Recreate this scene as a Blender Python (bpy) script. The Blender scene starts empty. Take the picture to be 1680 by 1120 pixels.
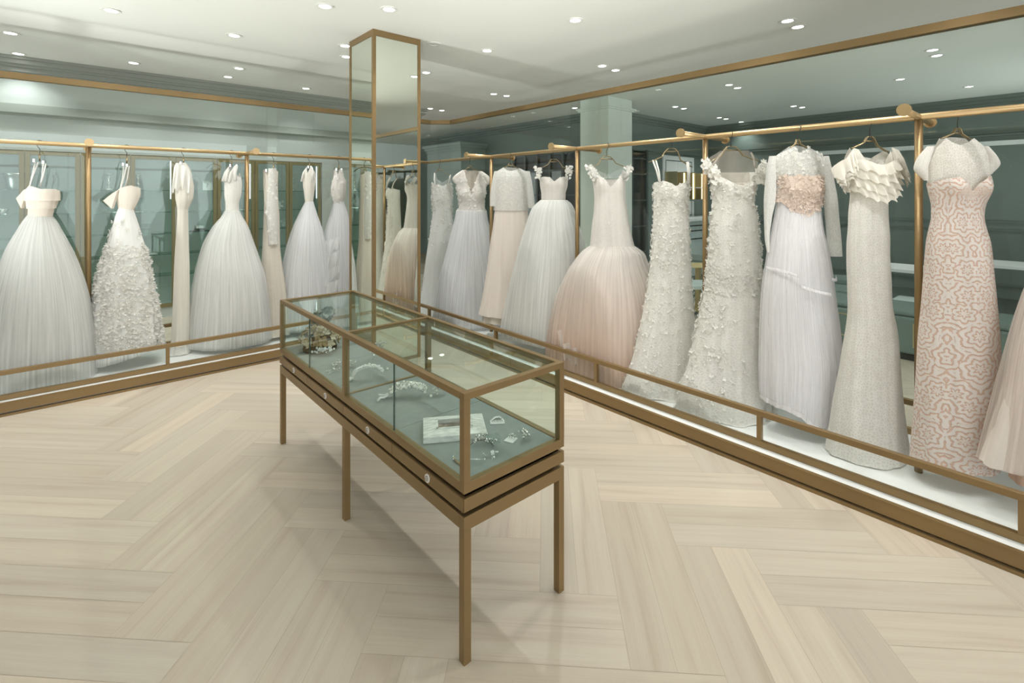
import bpy, math, random
from math import sin, cos, pi, sqrt, hypot, atan2, radians
from mathutils import Vector, Matrix, noise

# ------------------------------------------------------------------ camera geometry
VA, VB, HZ, CX = 125.0, 1772.0, 320.0, 840.0
F = sqrt((CX - VA) * (VB - CX))
H = 1.6                                   # eye height
nA, nB = hypot(VA - CX, F), hypot(VB - CX, F)
AX = ((VA - CX) / nA, F / nA)             # world +Y in (camera right, camera forward)
BX = ((VB - CX) / nB, F / nB)             # world +X
HC = 3.14                                 # ceiling height
YAW = -atan2(BX[1], AX[1])

def onX(px, X):
    u = (px - CX) / F
    z = X / (u * BX[0] + BX[1])
    return z * (u * AX[0] + AX[1]), z

def onY(px, Y):
    u = (px - CX) / F
    z = Y / (u * AX[0] + AX[1])
    return z * (u * BX[0] + BX[1]), z

def atZ(px, py, h=0.0):
    z = F * (H - h) / (py - HZ)
    x = (px - CX) / F * z
    return x * BX[0] + z * BX[1], x * AX[0] + z * AX[1]

sc = bpy.context.scene
COL = sc.collection
random.seed(7)

# ------------------------------------------------------------------ materials
def new_mat(name):
    m = bpy.data.materials.new(name)
    m.use_nodes = True
    nt = m.node_tree
    nt.nodes.clear()
    out = nt.nodes.new('ShaderNodeOutputMaterial')
    return m, nt, out

def N(nt, t, **kw):
    n = nt.nodes.new(t)
    for k, v in kw.items():
        if k.startswith('_'):
            setattr(n, k[1:], v)
        else:
            n.inputs[k.replace('__', ' ')].default_value = v
    return n

def c4(c):
    return (c[0], c[1], c[2], 1.0)

def srgb(r, g, b):
    f = lambda v: ((v / 255 + 0.055) / 1.055) ** 2.4 if v > 10 else v / 255 / 12.92
    return (f(r), f(g), f(b))

def simple(name, col, rough=0.5, metal=0.0, noise_amt=0.0, nscale=8.0, bump=0.0, spec=0.5, emit=None, estr=0.0, stretch=(1, 1, 1)):
    m, nt, out = new_mat(name)
    b = N(nt, 'ShaderNodeBsdfPrincipled', Roughness=rough, Metallic=metal)
    b.inputs['Base Color'].default_value = c4(col)
    b.inputs['Specular IOR Level'].default_value = spec
    if emit:
        b.inputs['Emission Color'].default_value = c4(emit)
        b.inputs['Emission Strength'].default_value = estr
    if noise_amt or bump:
        tc = N(nt, 'ShaderNodeTexCoord')
        mp = N(nt, 'ShaderNodeMapping')
        mp.inputs['Scale'].default_value = stretch
        nt.links.new(tc.outputs['Object'], mp.inputs['Vector'])
        nz = N(nt, 'ShaderNodeTexNoise', Scale=nscale, Detail=4.0)
        nt.links.new(mp.outputs[0], nz.inputs['Vector'])
        if noise_amt:
            mr = N(nt, 'ShaderNodeMapRange')
            mr.inputs['From Min'].default_value = 0.3
            mr.inputs['From Max'].default_value = 0.7
            mr.inputs['To Min'].default_value = 1 - noise_amt
            mr.inputs['To Max'].default_value = 1 + noise_amt
            nt.links.new(nz.outputs['Fac'], mr.inputs['Value'])
            mx = N(nt, 'ShaderNodeMix', _data_type='RGBA', _blend_type='MULTIPLY')
            mx.inputs['Factor'].default_value = 1.0
            mx.inputs['A'].default_value = c4(col)
            nt.links.new(mr.outputs[0], mx.inputs['B'])
            nt.links.new(mx.outputs['Result'], b.inputs['Base Color'])
        if bump:
            bp = N(nt, 'ShaderNodeBump', Strength=bump, Distance=0.01)
            nt.links.new(nz.outputs['Fac'], bp.inputs['Height'])
            nt.links.new(bp.outputs[0], b.inputs['Normal'])
    nt.links.new(b.outputs[0], out.inputs[0])
    return m

def glass_mat(name, tint, refl=1.0, rough=0.0):
    m, nt, out = new_mat(name)
    tr = N(nt, 'ShaderNodeBsdfTransparent')
    tr.inputs[0].default_value = c4(tint)
    gl = N(nt, 'ShaderNodeBsdfGlossy', Roughness=rough)
    gl.inputs[0].default_value = (0.95, 1, 0.97, 1)
    lw = N(nt, 'ShaderNodeLayerWeight', Blend=0.5)
    pw = N(nt, 'ShaderNodeMath', _operation='POWER')
    pw.inputs[1].default_value = 5.0
    nt.links.new(lw.outputs['Facing'], pw.inputs[0])
    mu = N(nt, 'ShaderNodeMath', _operation='MULTIPLY_ADD')
    mu.inputs[1].default_value = 0.55 * refl
    mu.inputs[2].default_value = 0.034 * refl
    nt.links.new(pw.outputs[0], mu.inputs[0])
    mx = N(nt, 'ShaderNodeMixShader')
    nt.links.new(mu.outputs[0], mx.inputs[0])
    nt.links.new(tr.outputs[0], mx.inputs[1])
    nt.links.new(gl.outputs[0], mx.inputs[2])
    nt.links.new(mx.outputs[0], out.inputs[0])
    return m

def emis(name, col, s):
    m, nt, out = new_mat(name)
    e = N(nt, 'ShaderNodeEmission', Strength=s)
    e.inputs[0].default_value = c4(col)
    nt.links.new(e.outputs[0], out.inputs[0])
    return m

def cloth(name, col, col2=None, alpha=1.0, trans=0.25, pat=None, pscale=30.0, thr=0.5, ombre=None, fiber=60.0, fbump=0.15, pbump=0.0, acut=None, rough=0.85, xor_u=False):
    """Cloth from UVs in metres round the dress (u) and up it (v).
    pat: None | 'lace' | 'damask' | 'flower'.  acut: opacity between the threads of a sheer lace."""
    m, nt, out = new_mat(name)
    L = nt.links.new
    uv = N(nt, 'ShaderNodeUVMap')
    sep = N(nt, 'ShaderNodeSeparateXYZ')
    L(uv.outputs[0], sep.inputs[0])
    # fine vertical fibres
    mp = N(nt, 'ShaderNodeMapping')
    mp.inputs['Scale'].default_value = (fiber, 1.3, 1.0)
    L(uv.outputs[0], mp.inputs['Vector'])
    fz = N(nt, 'ShaderNodeTexNoise', Scale=1.0, Detail=3.0)
    L(mp.outputs[0], fz.inputs['Vector'])
    base = None
    if ombre:
        cr = N(nt, 'ShaderNodeValToRGB')
        el = cr.color_ramp.elements
        el[0].position, el[0].color = ombre[0][0], c4(ombre[0][1])
        el[1].position, el[1].color = ombre[-1][0], c4(ombre[-1][1])
        for p, c in ombre[1:-1]:
            e = el.new(p)
            e.color = c4(c)
        wob = N(nt, 'ShaderNodeMath', _operation='MULTIPLY_ADD')
        mp2 = N(nt, 'ShaderNodeMapping')
        mp2.inputs['Scale'].default_value = (7.0, 2.0, 1.0)
        L(uv.outputs[0], mp2.inputs['Vector'])
        nz2 = N(nt, 'ShaderNodeTexNoise', Scale=1.0, Detail=4.0)
        L(mp2.outputs[0], nz2.inputs['Vector'])
        L(nz2.outputs['Fac'], wob.inputs[0])
        wob.inputs[1].default_value = 0.5
        sub = N(nt, 'ShaderNodeMath', _operation='SUBTRACT')
        L(sep.outputs['Y'], sub.inputs[0])
        sub.inputs[1].default_value = 0.25
        L(sub.outputs[0], wob.inputs[2])
        L(wob.outputs[0], cr.inputs[0])
        base = cr.outputs[0]
    patv = None
    if pat:
        if pat == 'damask':
            # mirrored about the centre front, fans of concentric arcs
            su = N(nt, 'ShaderNodeMath', _operation='SUBTRACT')
            L(sep.outputs['X'], su.inputs[0])
            su.inputs[1].default_value = 0.75
            pp = N(nt, 'ShaderNodeMath', _operation='PINGPONG')
            L(su.outputs[0], pp.inputs[0])
            pp.inputs[1].default_value = 0.125
            cmb = N(nt, 'ShaderNodeCombineXYZ')
            mu = N(nt, 'ShaderNodeMath', _operation='MULTIPLY')
            L(pp.outputs[0], mu.inputs[0])
            mu.inputs[1].default_value = 0.9
            L(mu.outputs[0], cmb.inputs[0])
            L(sep.outputs['Y'], cmb.inputs[1])
            vo = N(nt, 'ShaderNodeTexVoronoi', Scale=pscale, _voronoi_dimensions='2D', Randomness=0.75)
            L(cmb.outputs[0], vo.inputs['Vector'])
            dv = N(nt, 'ShaderNodeVectorMath', _operation='SUBTRACT')
            L(cmb.outputs[0], dv.inputs[0])
            L(vo.outputs['Position'], dv.inputs[1])
            ds = N(nt, 'ShaderNodeSeparateXYZ')
            L(dv.outputs[0], ds.inputs[0])
            an = N(nt, 'ShaderNodeMath', _operation='ARCTAN2')
            L(ds.outputs['X'], an.inputs[0])
            L(ds.outputs['Y'], an.inputs[1])
            a5 = N(nt, 'ShaderNodeMath', _operation='MULTIPLY')
            L(an.outputs[0], a5.inputs[0])
            a5.inputs[1].default_value = 7.0
            ca = N(nt, 'ShaderNodeMath', _operation='COSINE')
            L(a5.outputs[0], ca.inputs[0])
            sn = N(nt, 'ShaderNodeMath', _operation='MULTIPLY')
            L(vo.outputs['Distance'], sn.inputs[0])
            sn.inputs[1].default_value = 30.0
            sm = N(nt, 'ShaderNodeMath', _operation='MULTIPLY_ADD')
            L(ca.outputs[0], sm.inputs[0])
            sm.inputs[1].default_value = 1.5
            L(sn.outputs[0], sm.inputs[2])
            s2 = N(nt, 'ShaderNodeMath', _operation='SINE')
            L(sm.outputs[0], s2.inputs[0])
            v2 = N(nt, 'ShaderNodeTexVoronoi', Scale=pscale * 7, _voronoi_dimensions='2D', _feature='DISTANCE_TO_EDGE')
            L(cmb.outputs[0], v2.inputs['Vector'])
            m2_ = N(nt, 'ShaderNodeMath', _operation='MULTIPLY_ADD')
            L(v2.outputs['Distance'], m2_.inputs[0])
            m2_.inputs[1].default_value = -2.2
            m2_.inputs[2].default_value = 0.75
            s3 = N(nt, 'ShaderNodeMath', _operation='ADD')
            L(s2.outputs[0], s3.inputs[0])
            L(m2_.outputs[0], s3.inputs[1])
            patv = s3.outputs[0]
            lo, hi = -0.35, 0.25
        elif pat == 'lace':
            vo = N(nt, 'ShaderNodeTexVoronoi', Scale=pscale, _voronoi_dimensions='2D', _feature='DISTANCE_TO_EDGE')
            L(uv.outputs[0], vo.inputs['Vector'])
            nz3 = N(nt, 'ShaderNodeTexNoise', Scale=pscale * 0.55, Detail=3.0, Distortion=1.2)
            L(uv.outputs[0], nz3.inputs['Vector'])
            ad = N(nt, 'ShaderNodeMath', _operation='MULTIPLY_ADD')
            L(vo.outputs['Distance'], ad.inputs[0])
            ad.inputs[1].default_value = -1.6
            L(nz3.outputs['Fac'], ad.inputs[2])
            patv = ad.outputs[0]
            lo, hi = thr - 0.35, thr - 0.1
        else:
            vo = N(nt, 'ShaderNodeTexVoronoi', Scale=pscale, _voronoi_dimensions='2D', _feature='SMOOTH_F1')
            nzd = N(nt, 'ShaderNodeTexNoise', Scale=pscale * 1.3, Detail=2.0)
            L(uv.outputs[0], nzd.inputs['Vector'])
            vm = N(nt, 'ShaderNodeMix', _data_type='VECTOR')
            vm.inputs['Factor'].default_value = 0.03
            L(uv.outputs[0], vm.inputs['A'])
            L(nzd.outputs['Color'], vm.inputs['B'])
            L(vm.outputs['Result'], vo.inputs['Vector'])
            patv = vo.outputs['Distance']
            lo, hi = 0.62, 0.25
        pr = N(nt, 'ShaderNodeMapRange', _interpolation_type='SMOOTHSTEP')
        pr.inputs['From Min'].default_value = lo
        pr.inputs['From Max'].default_value = hi
        L(patv, pr.inputs['Value'])
        patv = pr.outputs[0]
        mx = N(nt, 'ShaderNodeMix', _data_type='RGBA')
        L(patv, mx.inputs['Factor'])
        if base is not None:
            L(base, mx.inputs['A'])
        else:
            mx.inputs['A'].default_value = c4(col2 or col)
        mx.inputs['B'].default_value = c4(col)
        base = mx.outputs['Result']
    # slight fibre tone
    mr = N(nt, 'ShaderNodeMapRange')
    mr.inputs['From Min'].default_value = 0.3
    mr.inputs['From Max'].default_value = 0.7
    mr.inputs['To Min'].default_value = 0.93
    mr.inputs['To Max'].default_value = 1.03
    L(fz.outputs['Fac'], mr.inputs['Value'])
    mul = N(nt, 'ShaderNodeMix', _data_type='RGBA', _blend_type='MULTIPLY')
    mul.inputs['Factor'].default_value = 1.0
    if base is not None:
        L(base, mul.inputs['A'])
    else:
        mul.inputs['A'].default_value = c4(col)
    L(mr.outputs[0], mul.inputs['B'])
    colr = mul.outputs['Result']
    bp = N(nt, 'ShaderNodeBump', Strength=fbump, Distance=0.01)
    L(fz.outputs['Fac'], bp.inputs['Height'])
    nrm = bp.outputs[0]
    if pbump and patv is not None:
        b2 = N(nt, 'ShaderNodeBump', Strength=pbump, Distance=0.006)
        L(patv, b2.inputs['Height'])
        L(nrm, b2.inputs['Normal'])
        nrm = b2.outputs[0]
    df = N(nt, 'ShaderNodeBsdfDiffuse', Roughness=0.5)
    L(colr, df.inputs[0])
    L(nrm, df.inputs['Normal'])
    tl = N(nt, 'ShaderNodeBsdfTranslucent')
    L(colr, tl.inputs[0])
    L(nrm, tl.inputs['Normal'])
    ms = N(nt, 'ShaderNodeMixShader')
    ms.inputs[0].default_value = trans
    L(df.outputs[0], ms.inputs[1])
    L(tl.outputs[0], ms.inputs[2])
    res = ms.outputs[0]
    if alpha < 1.0 or acut is not None:
        tp = N(nt, 'ShaderNodeBsdfTransparent')
        m2 = N(nt, 'ShaderNodeMixShader')
        if acut is not None and patv is not None:
            ar = N(nt, 'ShaderNodeMapRange')
            ar.inputs['To Min'].default_value = acut
            ar.inputs['To Max'].default_value = 1.0
            L(patv, ar.inputs['Value'])
            L(ar.outputs[0], m2.inputs[0])
        else:
            ar = N(nt, 'ShaderNodeMapRange')
            ar.inputs['From Min'].default_value = 0.3
            ar.inputs['From Max'].default_value = 0.7
            ar.inputs['To Min'].default_value = max(0.0, alpha - 0.12)
            ar.inputs['To Max'].default_value = min(1.0, alpha + 0.12)
            L(fz.outputs['Fac'], ar.inputs['Value'])
            L(ar.outputs[0], m2.inputs[0])
        L(tp.outputs[0], m2.inputs[1])
        L(res, m2.inputs[2])
        res = m2.outputs[0]
    L(res, out.inputs[0])
    return m

# ------------------------------------------------------------------ mesh builder
class MB:
    def __init__(s):
        s.v, s.f, s.uv, s.mi = [], [], {}, []

    def vert(s, p):
        s.v.append(tuple(p))
        return len(s.v) - 1

    def face(s, idx, uv=None):
        s.f.append(tuple(idx))
        if uv:
            s.uv[len(s.f) - 1] = uv

    def box(s, x0, x1, y0, y1, z0, z1):
        b = len(s.v)
        for z in (z0, z1):
            s.v += [(x0, y0, z), (x1, y0, z), (x1, y1, z), (x0, y1, z)]
        for q in ((0, 3, 2, 1), (4, 5, 6, 7), (0, 1, 5, 4), (1, 2, 6, 5), (2, 3, 7, 6), (3, 0, 4, 7)):
            s.f.append(tuple(b + i for i in q))
        return s

    def prism(s, pts, z0, z1):
        b, n = len(s.v), len(pts)
        s.v += [(x, y, z0) for x, y in pts] + [(x, y, z1) for x, y in pts]
        s.f.append(tuple(b + i for i in range(n - 1, -1, -1)))
        s.f.append(tuple(b + n + i for i in range(n)))
        for i in range(n):
            j = (i + 1) % n
            s.f.append((b + i, b + j, b + n + j, b + n + i))
        return s

    def tube(s, pts, r, n=8, caps=True, flat=None):
        """round bar along pts; r a number or one per point; flat=(nx,ny,nz,k) squashes the section."""
        pts = [Vector(p) for p in pts]
        m = len(pts)
        rs = r if isinstance(r, (list, tuple)) else [r] * m
        b = len(s.v)
        prev = None
        for i, p in enumerate(pts):
            t = (pts[min(i + 1, m - 1)] - pts[max(i - 1, 0)])
            if t.length < 1e-9:
                t = Vector((0, 0, 1))
            t.normalize()
            if prev is None:
                a = Vector((0, 0, 1)) if abs(t.z) < 0.9 else Vector((1, 0, 0))
                u = t.cross(a).normalized()
            else:
                u = (prev - t * prev.dot(t))
                if u.length < 1e-6:
                    u = t.orthogonal()
                u.normalize()
            prev = u
            w = t.cross(u)
            for k in range(n):
                a = 2 * pi * k / n
                s.v.append(tuple(p + (u * cos(a) + w * sin(a)) * rs[i]))
        for i in range(m - 1):
            for k in range(n):
                k2 = (k + 1) % n
                s.f.append((b + i * n + k, b + i * n + k2, b + (i + 1) * n + k2, b + (i + 1) * n + k))
        if caps:
            s.f.append(tuple(b + k for k in range(n - 1, -1, -1)))
            s.f.append(tuple(b + (m - 1) * n + k for k in range(n)))
        return s

    def lathe(s, prof, n=24, c=(0, 0, 0)):
        b = len(s.v)
        for r, z in prof:
            for k in range(n):
                a = 2 * pi * k / n
                s.v.append((c[0] + r * cos(a), c[1] + r * sin(a), c[2] + z))
        for i in range(len(prof) - 1):
            for k in range(n):
                k2 = (k + 1) % n
                s.f.append((b + i * n + k, b + i * n + k2, b + (i + 1) * n + k2, b + (i + 1) * n + k))
        s.f.append(tuple(b + k for k in range(n - 1, -1, -1)))
        s.f.append(tuple(b + (len(prof) - 1) * n + k for k in range(n)))
        return s

    def ball(s, c, r, n=6):
        b = len(s.v)
        rows = max(3, n // 2 + 1)
        s.v.append((c[0], c[1], c[2] + r))
        for i in range(1, rows):
            ph = pi * i / rows
            for k in range(n):
                a = 2 * pi * k / n
                s.v.append((c[0] + r * sin(ph) * cos(a), c[1] + r * sin(ph) * sin(a), c[2] + r * cos(ph)))
        s.v.append((c[0], c[1], c[2] - r))
        e = len(s.v) - 1
        for k in range(n):
            k2 = (k + 1) % n
            s.f.append((b, b + 1 + k, b + 1 + k2))
            for i in range(rows - 2):
                s.f.append((b + 1 + i * n + k, b + 1 + (i + 1) * n + k, b + 1 + (i + 1) * n + k2, b + 1 + i * n + k2))
            s.f.append((b + 1 + (rows - 2) * n + k, e, b + 1 + (rows - 2) * n + k2))
        return s

    def petal_flower(s, p, nrm, size, rot=0.0, petals=5, cup=0.45):
        nrm = Vector(nrm).normalized()
        u = nrm.orthogonal().normalized()
        w = nrm.cross(u)
        p = Vector(p)
        for k in range(petals):
            a = rot + 2 * pi * k / petals
            d = u * cos(a) + w * sin(a)
            e = u * -sin(a) + w * cos(a)
            sz = size * random.uniform(0.75, 1.15)
            b = len(s.v)
            s.v += [tuple(p + nrm * 0.002), tuple(p + d * sz * .6 + e * sz * .38 + nrm * sz * cup * .5),
                    tuple(p + d * sz + nrm * sz * cup * random.uniform(.5, 1.3)),
                    tuple(p + d * sz * .6 - e * sz * .38 + nrm * sz * cup * .5)]
            s.f.append((b, b + 1, b + 2, b + 3))
        return s

    def build(s, name, mat, parent=None, smooth=False, bevel=0.0, autosmooth=None):
        me = bpy.data.meshes.new(name)
        me.from_pydata(s.v, [], s.f)
        if s.uv:
            ul = me.uv_layers.new(name='UVMap')
            dat = [0.0] * (2 * len(me.loops))
            for pi_, poly in enumerate(me.polygons):
                u = s.uv.get(pi_)
                if u:
                    for k, li in enumerate(poly.loop_indices):
                        dat[2 * li], dat[2 * li + 1] = u[k]
            ul.data.foreach_set('uv', dat)
        mats = mat if isinstance(mat, (list, tuple)) else [mat]
        for m_ in mats:
            me.materials.append(m_)
        if s.mi:
            me.polygons.foreach_set('material_index', s.mi)
        if smooth:
            me.polygons.foreach_set('use_smooth', [True] * len(me.polygons))
        me.update()
        o = bpy.data.objects.new(name, me)
        COL.objects.link(o)
        if parent is not None:
            o.parent = parent
        if bevel:
            bv = o.modifiers.new('bevel', 'BEVEL')
            bv.width = bevel
            bv.segments = 2
            bv.limit_method = 'ANGLE'
        return o

def tag(o, label=None, cat=None, group=None, kind=None):
    if label:
        o['label'] = label
    if cat:
        o['category'] = cat
    if group:
        o['group'] = group
    if kind:
        o['kind'] = kind
    return o

def empty(name, loc, rz=0.0):
    o = bpy.data.objects.new(name, None)
    COL.objects.link(o)
    o.location = loc
    o.rotation_euler = (0, 0, rz)
    o.empty_display_size = 0.1
    return o

def thing(name, label, cat, loc=(0, 0, 0), rz=0.0, group=None):
    return tag(empty(name, loc, rz), label, cat, group)

def struct(name, mb, mat, label, cat, **kw):
    return tag(mb.build(name, mat, **kw), label, cat, None, 'structure')

def copy_tree(o, parent=None):
    c = o.copy()
    COL.objects.link(c)
    if parent is not None:
        c.parent = parent
    for ch in list(o.children):
        copy_tree(ch, c)
    return c

# ------------------------------------------------------------------ palette
M = {}
M['bronze'] = simple('bronze satin', (0.275, 0.185, 0.085), rough=0.42, metal=0.55, noise_amt=0.05, nscale=3.0)
M['brass'] = simple('brushed brass', (0.56, 0.40, 0.21), rough=0.34, metal=0.75)
M['dark_gap'] = simple('black reveal', (0.006, 0.006, 0.006), rough=0.8)
M['black'] = simple('black metal', (0.012, 0.014, 0.014), rough=0.5)
M['platform'] = simple('white platform', (0.80, 0.82, 0.81), rough=0.35, noise_amt=0.02)
M['ceiling'] = simple('ceiling paint', (0.82, 0.83, 0.785), rough=0.9)
M['grey_wall'] = simple('sage grey paint', (0.55, 0.575, 0.555), rough=0.75)
M['moulding'] = simple('grey moulding paint', (0.36, 0.38, 0.345), rough=0.6)
M['dark_wall'] = simple('deep sage paint', (0.16, 0.20, 0.18), rough=0.7)
M['dark_mould'] = simple('deep sage moulding', (0.13, 0.165, 0.145), rough=0.55)
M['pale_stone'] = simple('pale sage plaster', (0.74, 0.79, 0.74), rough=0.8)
M['white'] = simple('white lacquer', (0.82, 0.83, 0.82), rough=0.4)
M['glass'] = glass_mat('clear partition glass', (0.955, 0.985, 0.972), 1.0)
M['low_glass'] = glass_mat('low barrier glass', (0.985, 0.995, 0.99), .7)
M['case_glass'] = glass_mat('case glass', (0.93, 0.97, 0.955), 1.0)
M['pane_edge'] = simple('dark glass edge', (0.05, 0.09, 0.08), rough=0.2)
M['mirror'] = None
m_, nt_, out_ = new_mat('column mirror')
g_ = N(nt_, 'ShaderNodeBsdfGlossy', Roughness=0.0)
g_.inputs[0].default_value = (0.77, 0.81, 0.74, 1)
nt_.links.new(g_.outputs[0], out_.inputs[0])
M['mirror'] = m_
M['lens'] = emis('downlight lens', (1.0, 0.97, 0.92), 9.0)
M['lens_dim'] = simple('unlit downlight lens', (0.75, 0.75, 0.7), rough=0.4)
M['trim'] = simple('downlight trim', (0.78, 0.78, 0.74), rough=0.5)
M['led'] = emis('cabinet light strip', (0.93, 1.0, 0.97), 4.0)
M['gold_led'] = emis('warm cabinet light', (1.0, 0.86, 0.55), 2.2)
M['suede'] = simple('grey blue suede', (0.265, 0.30, 0.295), rough=0.95, noise_amt=0.06, nscale=25)
M['cab_back'] = simple('cabinet back', (0.56, 0.60, 0.585), rough=0.6)
M['silver'] = simple('polished silver', (0.80, 0.80, 0.78), rough=0.18, metal=1.0)
M['crystal'] = simple('crystal bead', (0.90, 0.92, 0.92), rough=0.08, spec=1.0)
M['pearl'] = simple('pearl', (0.88, 0.86, 0.80), rough=0.25)
M['acrylic'] = glass_mat('acrylic', (0.90, 0.95, 0.94), 1.3)
M['carpet'] = simple('dark carpet', (0.075, 0.095, 0.085), rough=0.95, noise_amt=0.15, nscale=40)
M['velvet'] = simple('sage velvet', (0.15, 0.20, 0.18), rough=0.9)
M['cushion'] = simple('pale seat fabric', (0.45, 0.52, 0.50), rough=0.9)
M['gold'] = simple('gold leaf metal', (0.55, 0.45, 0.24), rough=0.4, metal=0.7)
M['twig'] = simple('dark wire', (0.10, 0.09, 0.08), rough=0.5)
M['cream_petal'] = simple('cream silk petal', (0.72, 0.63, 0.48), rough=0.8)
M['tan_petal'] = simple('tan silk petal', (0.42, 0.31, 0.17), rough=0.8)
M['grey_petal'] = simple('grey blue silk petal', (0.17, 0.21, 0.22), rough=0.8)
M['hanger'] = simple('antique gold hanger', (0.30, 0.235, 0.13), rough=0.35, metal=0.8)
M['dark_hanger'] = simple('dark hanger wire', (0.09, 0.085, 0.07), rough=0.4, metal=0.6)

# floor boards
m_, nt_, out_ = new_mat('pale oak boards')
L_ = nt_.links.new
at_ = N(nt_, 'ShaderNodeVertexColor', _layer_name='board')
uv_ = N(nt_, 'ShaderNodeUVMap')
mp_ = N(nt_, 'ShaderNodeMapping')
mp_.inputs['Scale'].default_value = (0.8, 17.0, 1.0)
L_(uv_.outputs[0], mp_.inputs['Vector'])
nz_ = N(nt_, 'ShaderNodeTexNoise', Scale=1.0, Detail=5.0, Roughness=0.6)
L_(mp_.outputs[0], nz_.inputs['Vector'])
mp3_ = N(nt_, 'ShaderNodeMapping')
mp3_.inputs['Scale'].default_value = (3.0, 300.0, 1.0)
L_(uv_.outputs[0], mp3_.inputs['Vector'])
nz3_ = N(nt_, 'ShaderNodeTexNoise', Scale=1.0, Detail=3.0)
L_(mp3_.outputs[0], nz3_.inputs['Vector'])
cr_ = N(nt_, 'ShaderNodeValToRGB')
e_ = cr_.color_ramp.elements
e_[0].position, e_[0].color = 0.30, c4((0.49, 0.415, 0.335))
e_[1].position, e_[1].color = 0.72, c4((0.60, 0.55, 0.465))
k_ = e_.new(0.45); k_.color = c4((0.56, 0.495, 0.41))
k_ = e_.new(0.58); k_.color = c4((0.58, 0.522, 0.43))
L_(nz_.outputs['Fac'], cr_.inputs[0])
mx_ = N(nt_, 'ShaderNodeMix', _data_type='RGBA', _blend_type='MULTIPLY')
mx_.inputs['Factor'].default_value = 1.0
L_(cr_.outputs[0], mx_.inputs['A'])
L_(at_.outputs['Color'], mx_.inputs['B'])
mr_ = N(nt_, 'ShaderNodeMapRange')
mr_.inputs['From Min'].default_value = 0.3
mr_.inputs['From Max'].default_value = 0.7
mr_.inputs['To Min'].default_value = 0.955
mr_.inputs['To Max'].default_value = 1.03
L_(nz3_.outputs['Fac'], mr_.inputs['Value'])
mx2_ = N(nt_, 'ShaderNodeMix', _data_type='RGBA', _blend_type='MULTIPLY')
mx2_.inputs['Factor'].default_value = 1.0
L_(mx_.outputs['Result'], mx2_.inputs['A'])
L_(mr_.outputs[0], mx2_.inputs['B'])
b_ = N(nt_, 'ShaderNodeBsdfPrincipled', Roughness=0.36)
b_.inputs['Specular IOR Level'].default_value = 0.35
L_(mx2_.outputs['Result'], b_.inputs['Base Color'])
L_(b_.outputs[0], out_.inputs[0])
M['floor'] = m_
M['seam'] = simple('board joint', (0.40, 0.33, 0.25), rough=0.7)

# ------------------------------------------------------------------ floor: double-board herringbone laid at 45 degrees
def build_floor():
    W, v0, U = 0.31, 0.289, 2.63
    XG0, XG1, YG0, YG1 = -5.0, 6.1, -3.6, 8.3
    mb = MB()
    cols = []
    s2 = sqrt(0.5)
    rnd = random.Random(3)
    def board(u0, u1, va, vb, along_u):
        g = 0.0007
        pts = [(u0 + g, va + g), (u1 - g, va + g), (u1 - g, vb - g), (u0 + g, vb - g)]
        P = [((u + v) * s2, (u - v) * s2) for u, v in pts]
        cx = sum(p[0] for p in P) / 4
        cy = sum(p[1] for p in P) / 4
        if not (XG0 - .6 < cx < XG1 + .3 and YG0 - .6 < cy < YG1 + .6):
            return
        b = len(mb.v)
        mb.v += [(x, y, 0.0) for x, y in P]
        # clockwise in (x,y): reverse for an upward normal
        order = (3, 2, 1, 0)
        ox, oy = rnd.uniform(0, 50), rnd.uniform(0, 50)
        q = []
        for i in order:
            uu, vv = pts[i]
            q.append((ox + uu, oy + vv) if along_u else (ox + vv, oy + uu))
        mb.face([b + i for i in order], q)
        t = rnd.random()
        w = rnd.uniform(0.90, 1.06)
        cols.append((w * (1 + 0.03 * t), w, w * (1 - 0.04 * t), 1))
    for k in range(-7, 6):
        for j in range(-48, 48):
            a = v0 + j * W + 6 * W * k
            top = U - j * W
            if not (-9 < top < 14):
                continue
            for h in (0, 1):
                board(top - 3 * W, top, a + h * W / 2, a + (h + 1) * W / 2, True)
                board(top - W + h * W / 2, top - W + (h + 1) * W / 2, a + W, a + 4 * W, False)
    o = mb.build('floor', M['floor'])
    ca = o.data.color_attributes.new('board', 'FLOAT_COLOR', 'CORNER')
    dat = []
    for i, p in enumerate(o.data.polygons):
        for _ in p.loop_indices:
            dat += cols[i]
    ca.data.foreach_set('color', dat)
    tag(o, 'pale bleached oak floor laid in a wide herringbone', 'floor', None, 'structure')
    # the sub-floor shows only in the joints between the boards
    s = MB().box(-6, 14, -5, 14, -0.10, -0.0006)
    struct('floor_base', s, M['seam'], 'thin darker joints between the floor boards', 'floor')
build_floor()
# ------------------------------------------------------------------ room shell
XK, YK = 2.99, 5.13                      # front of the display platforms
XG, YG = 3.96, 6.03                      # glass screens behind the racks
XR, YR = 3.45, 5.60                      # clothes rails
ZP = 0.095                               # platform height
ZT = 2.65                                # top of the glass screens
ZR = 2.025                               # rail height
YW = 7.90                                # cabinet wall
EX, NY, PX = 10.76, 5.63, 7.25           # lounge walls

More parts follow.
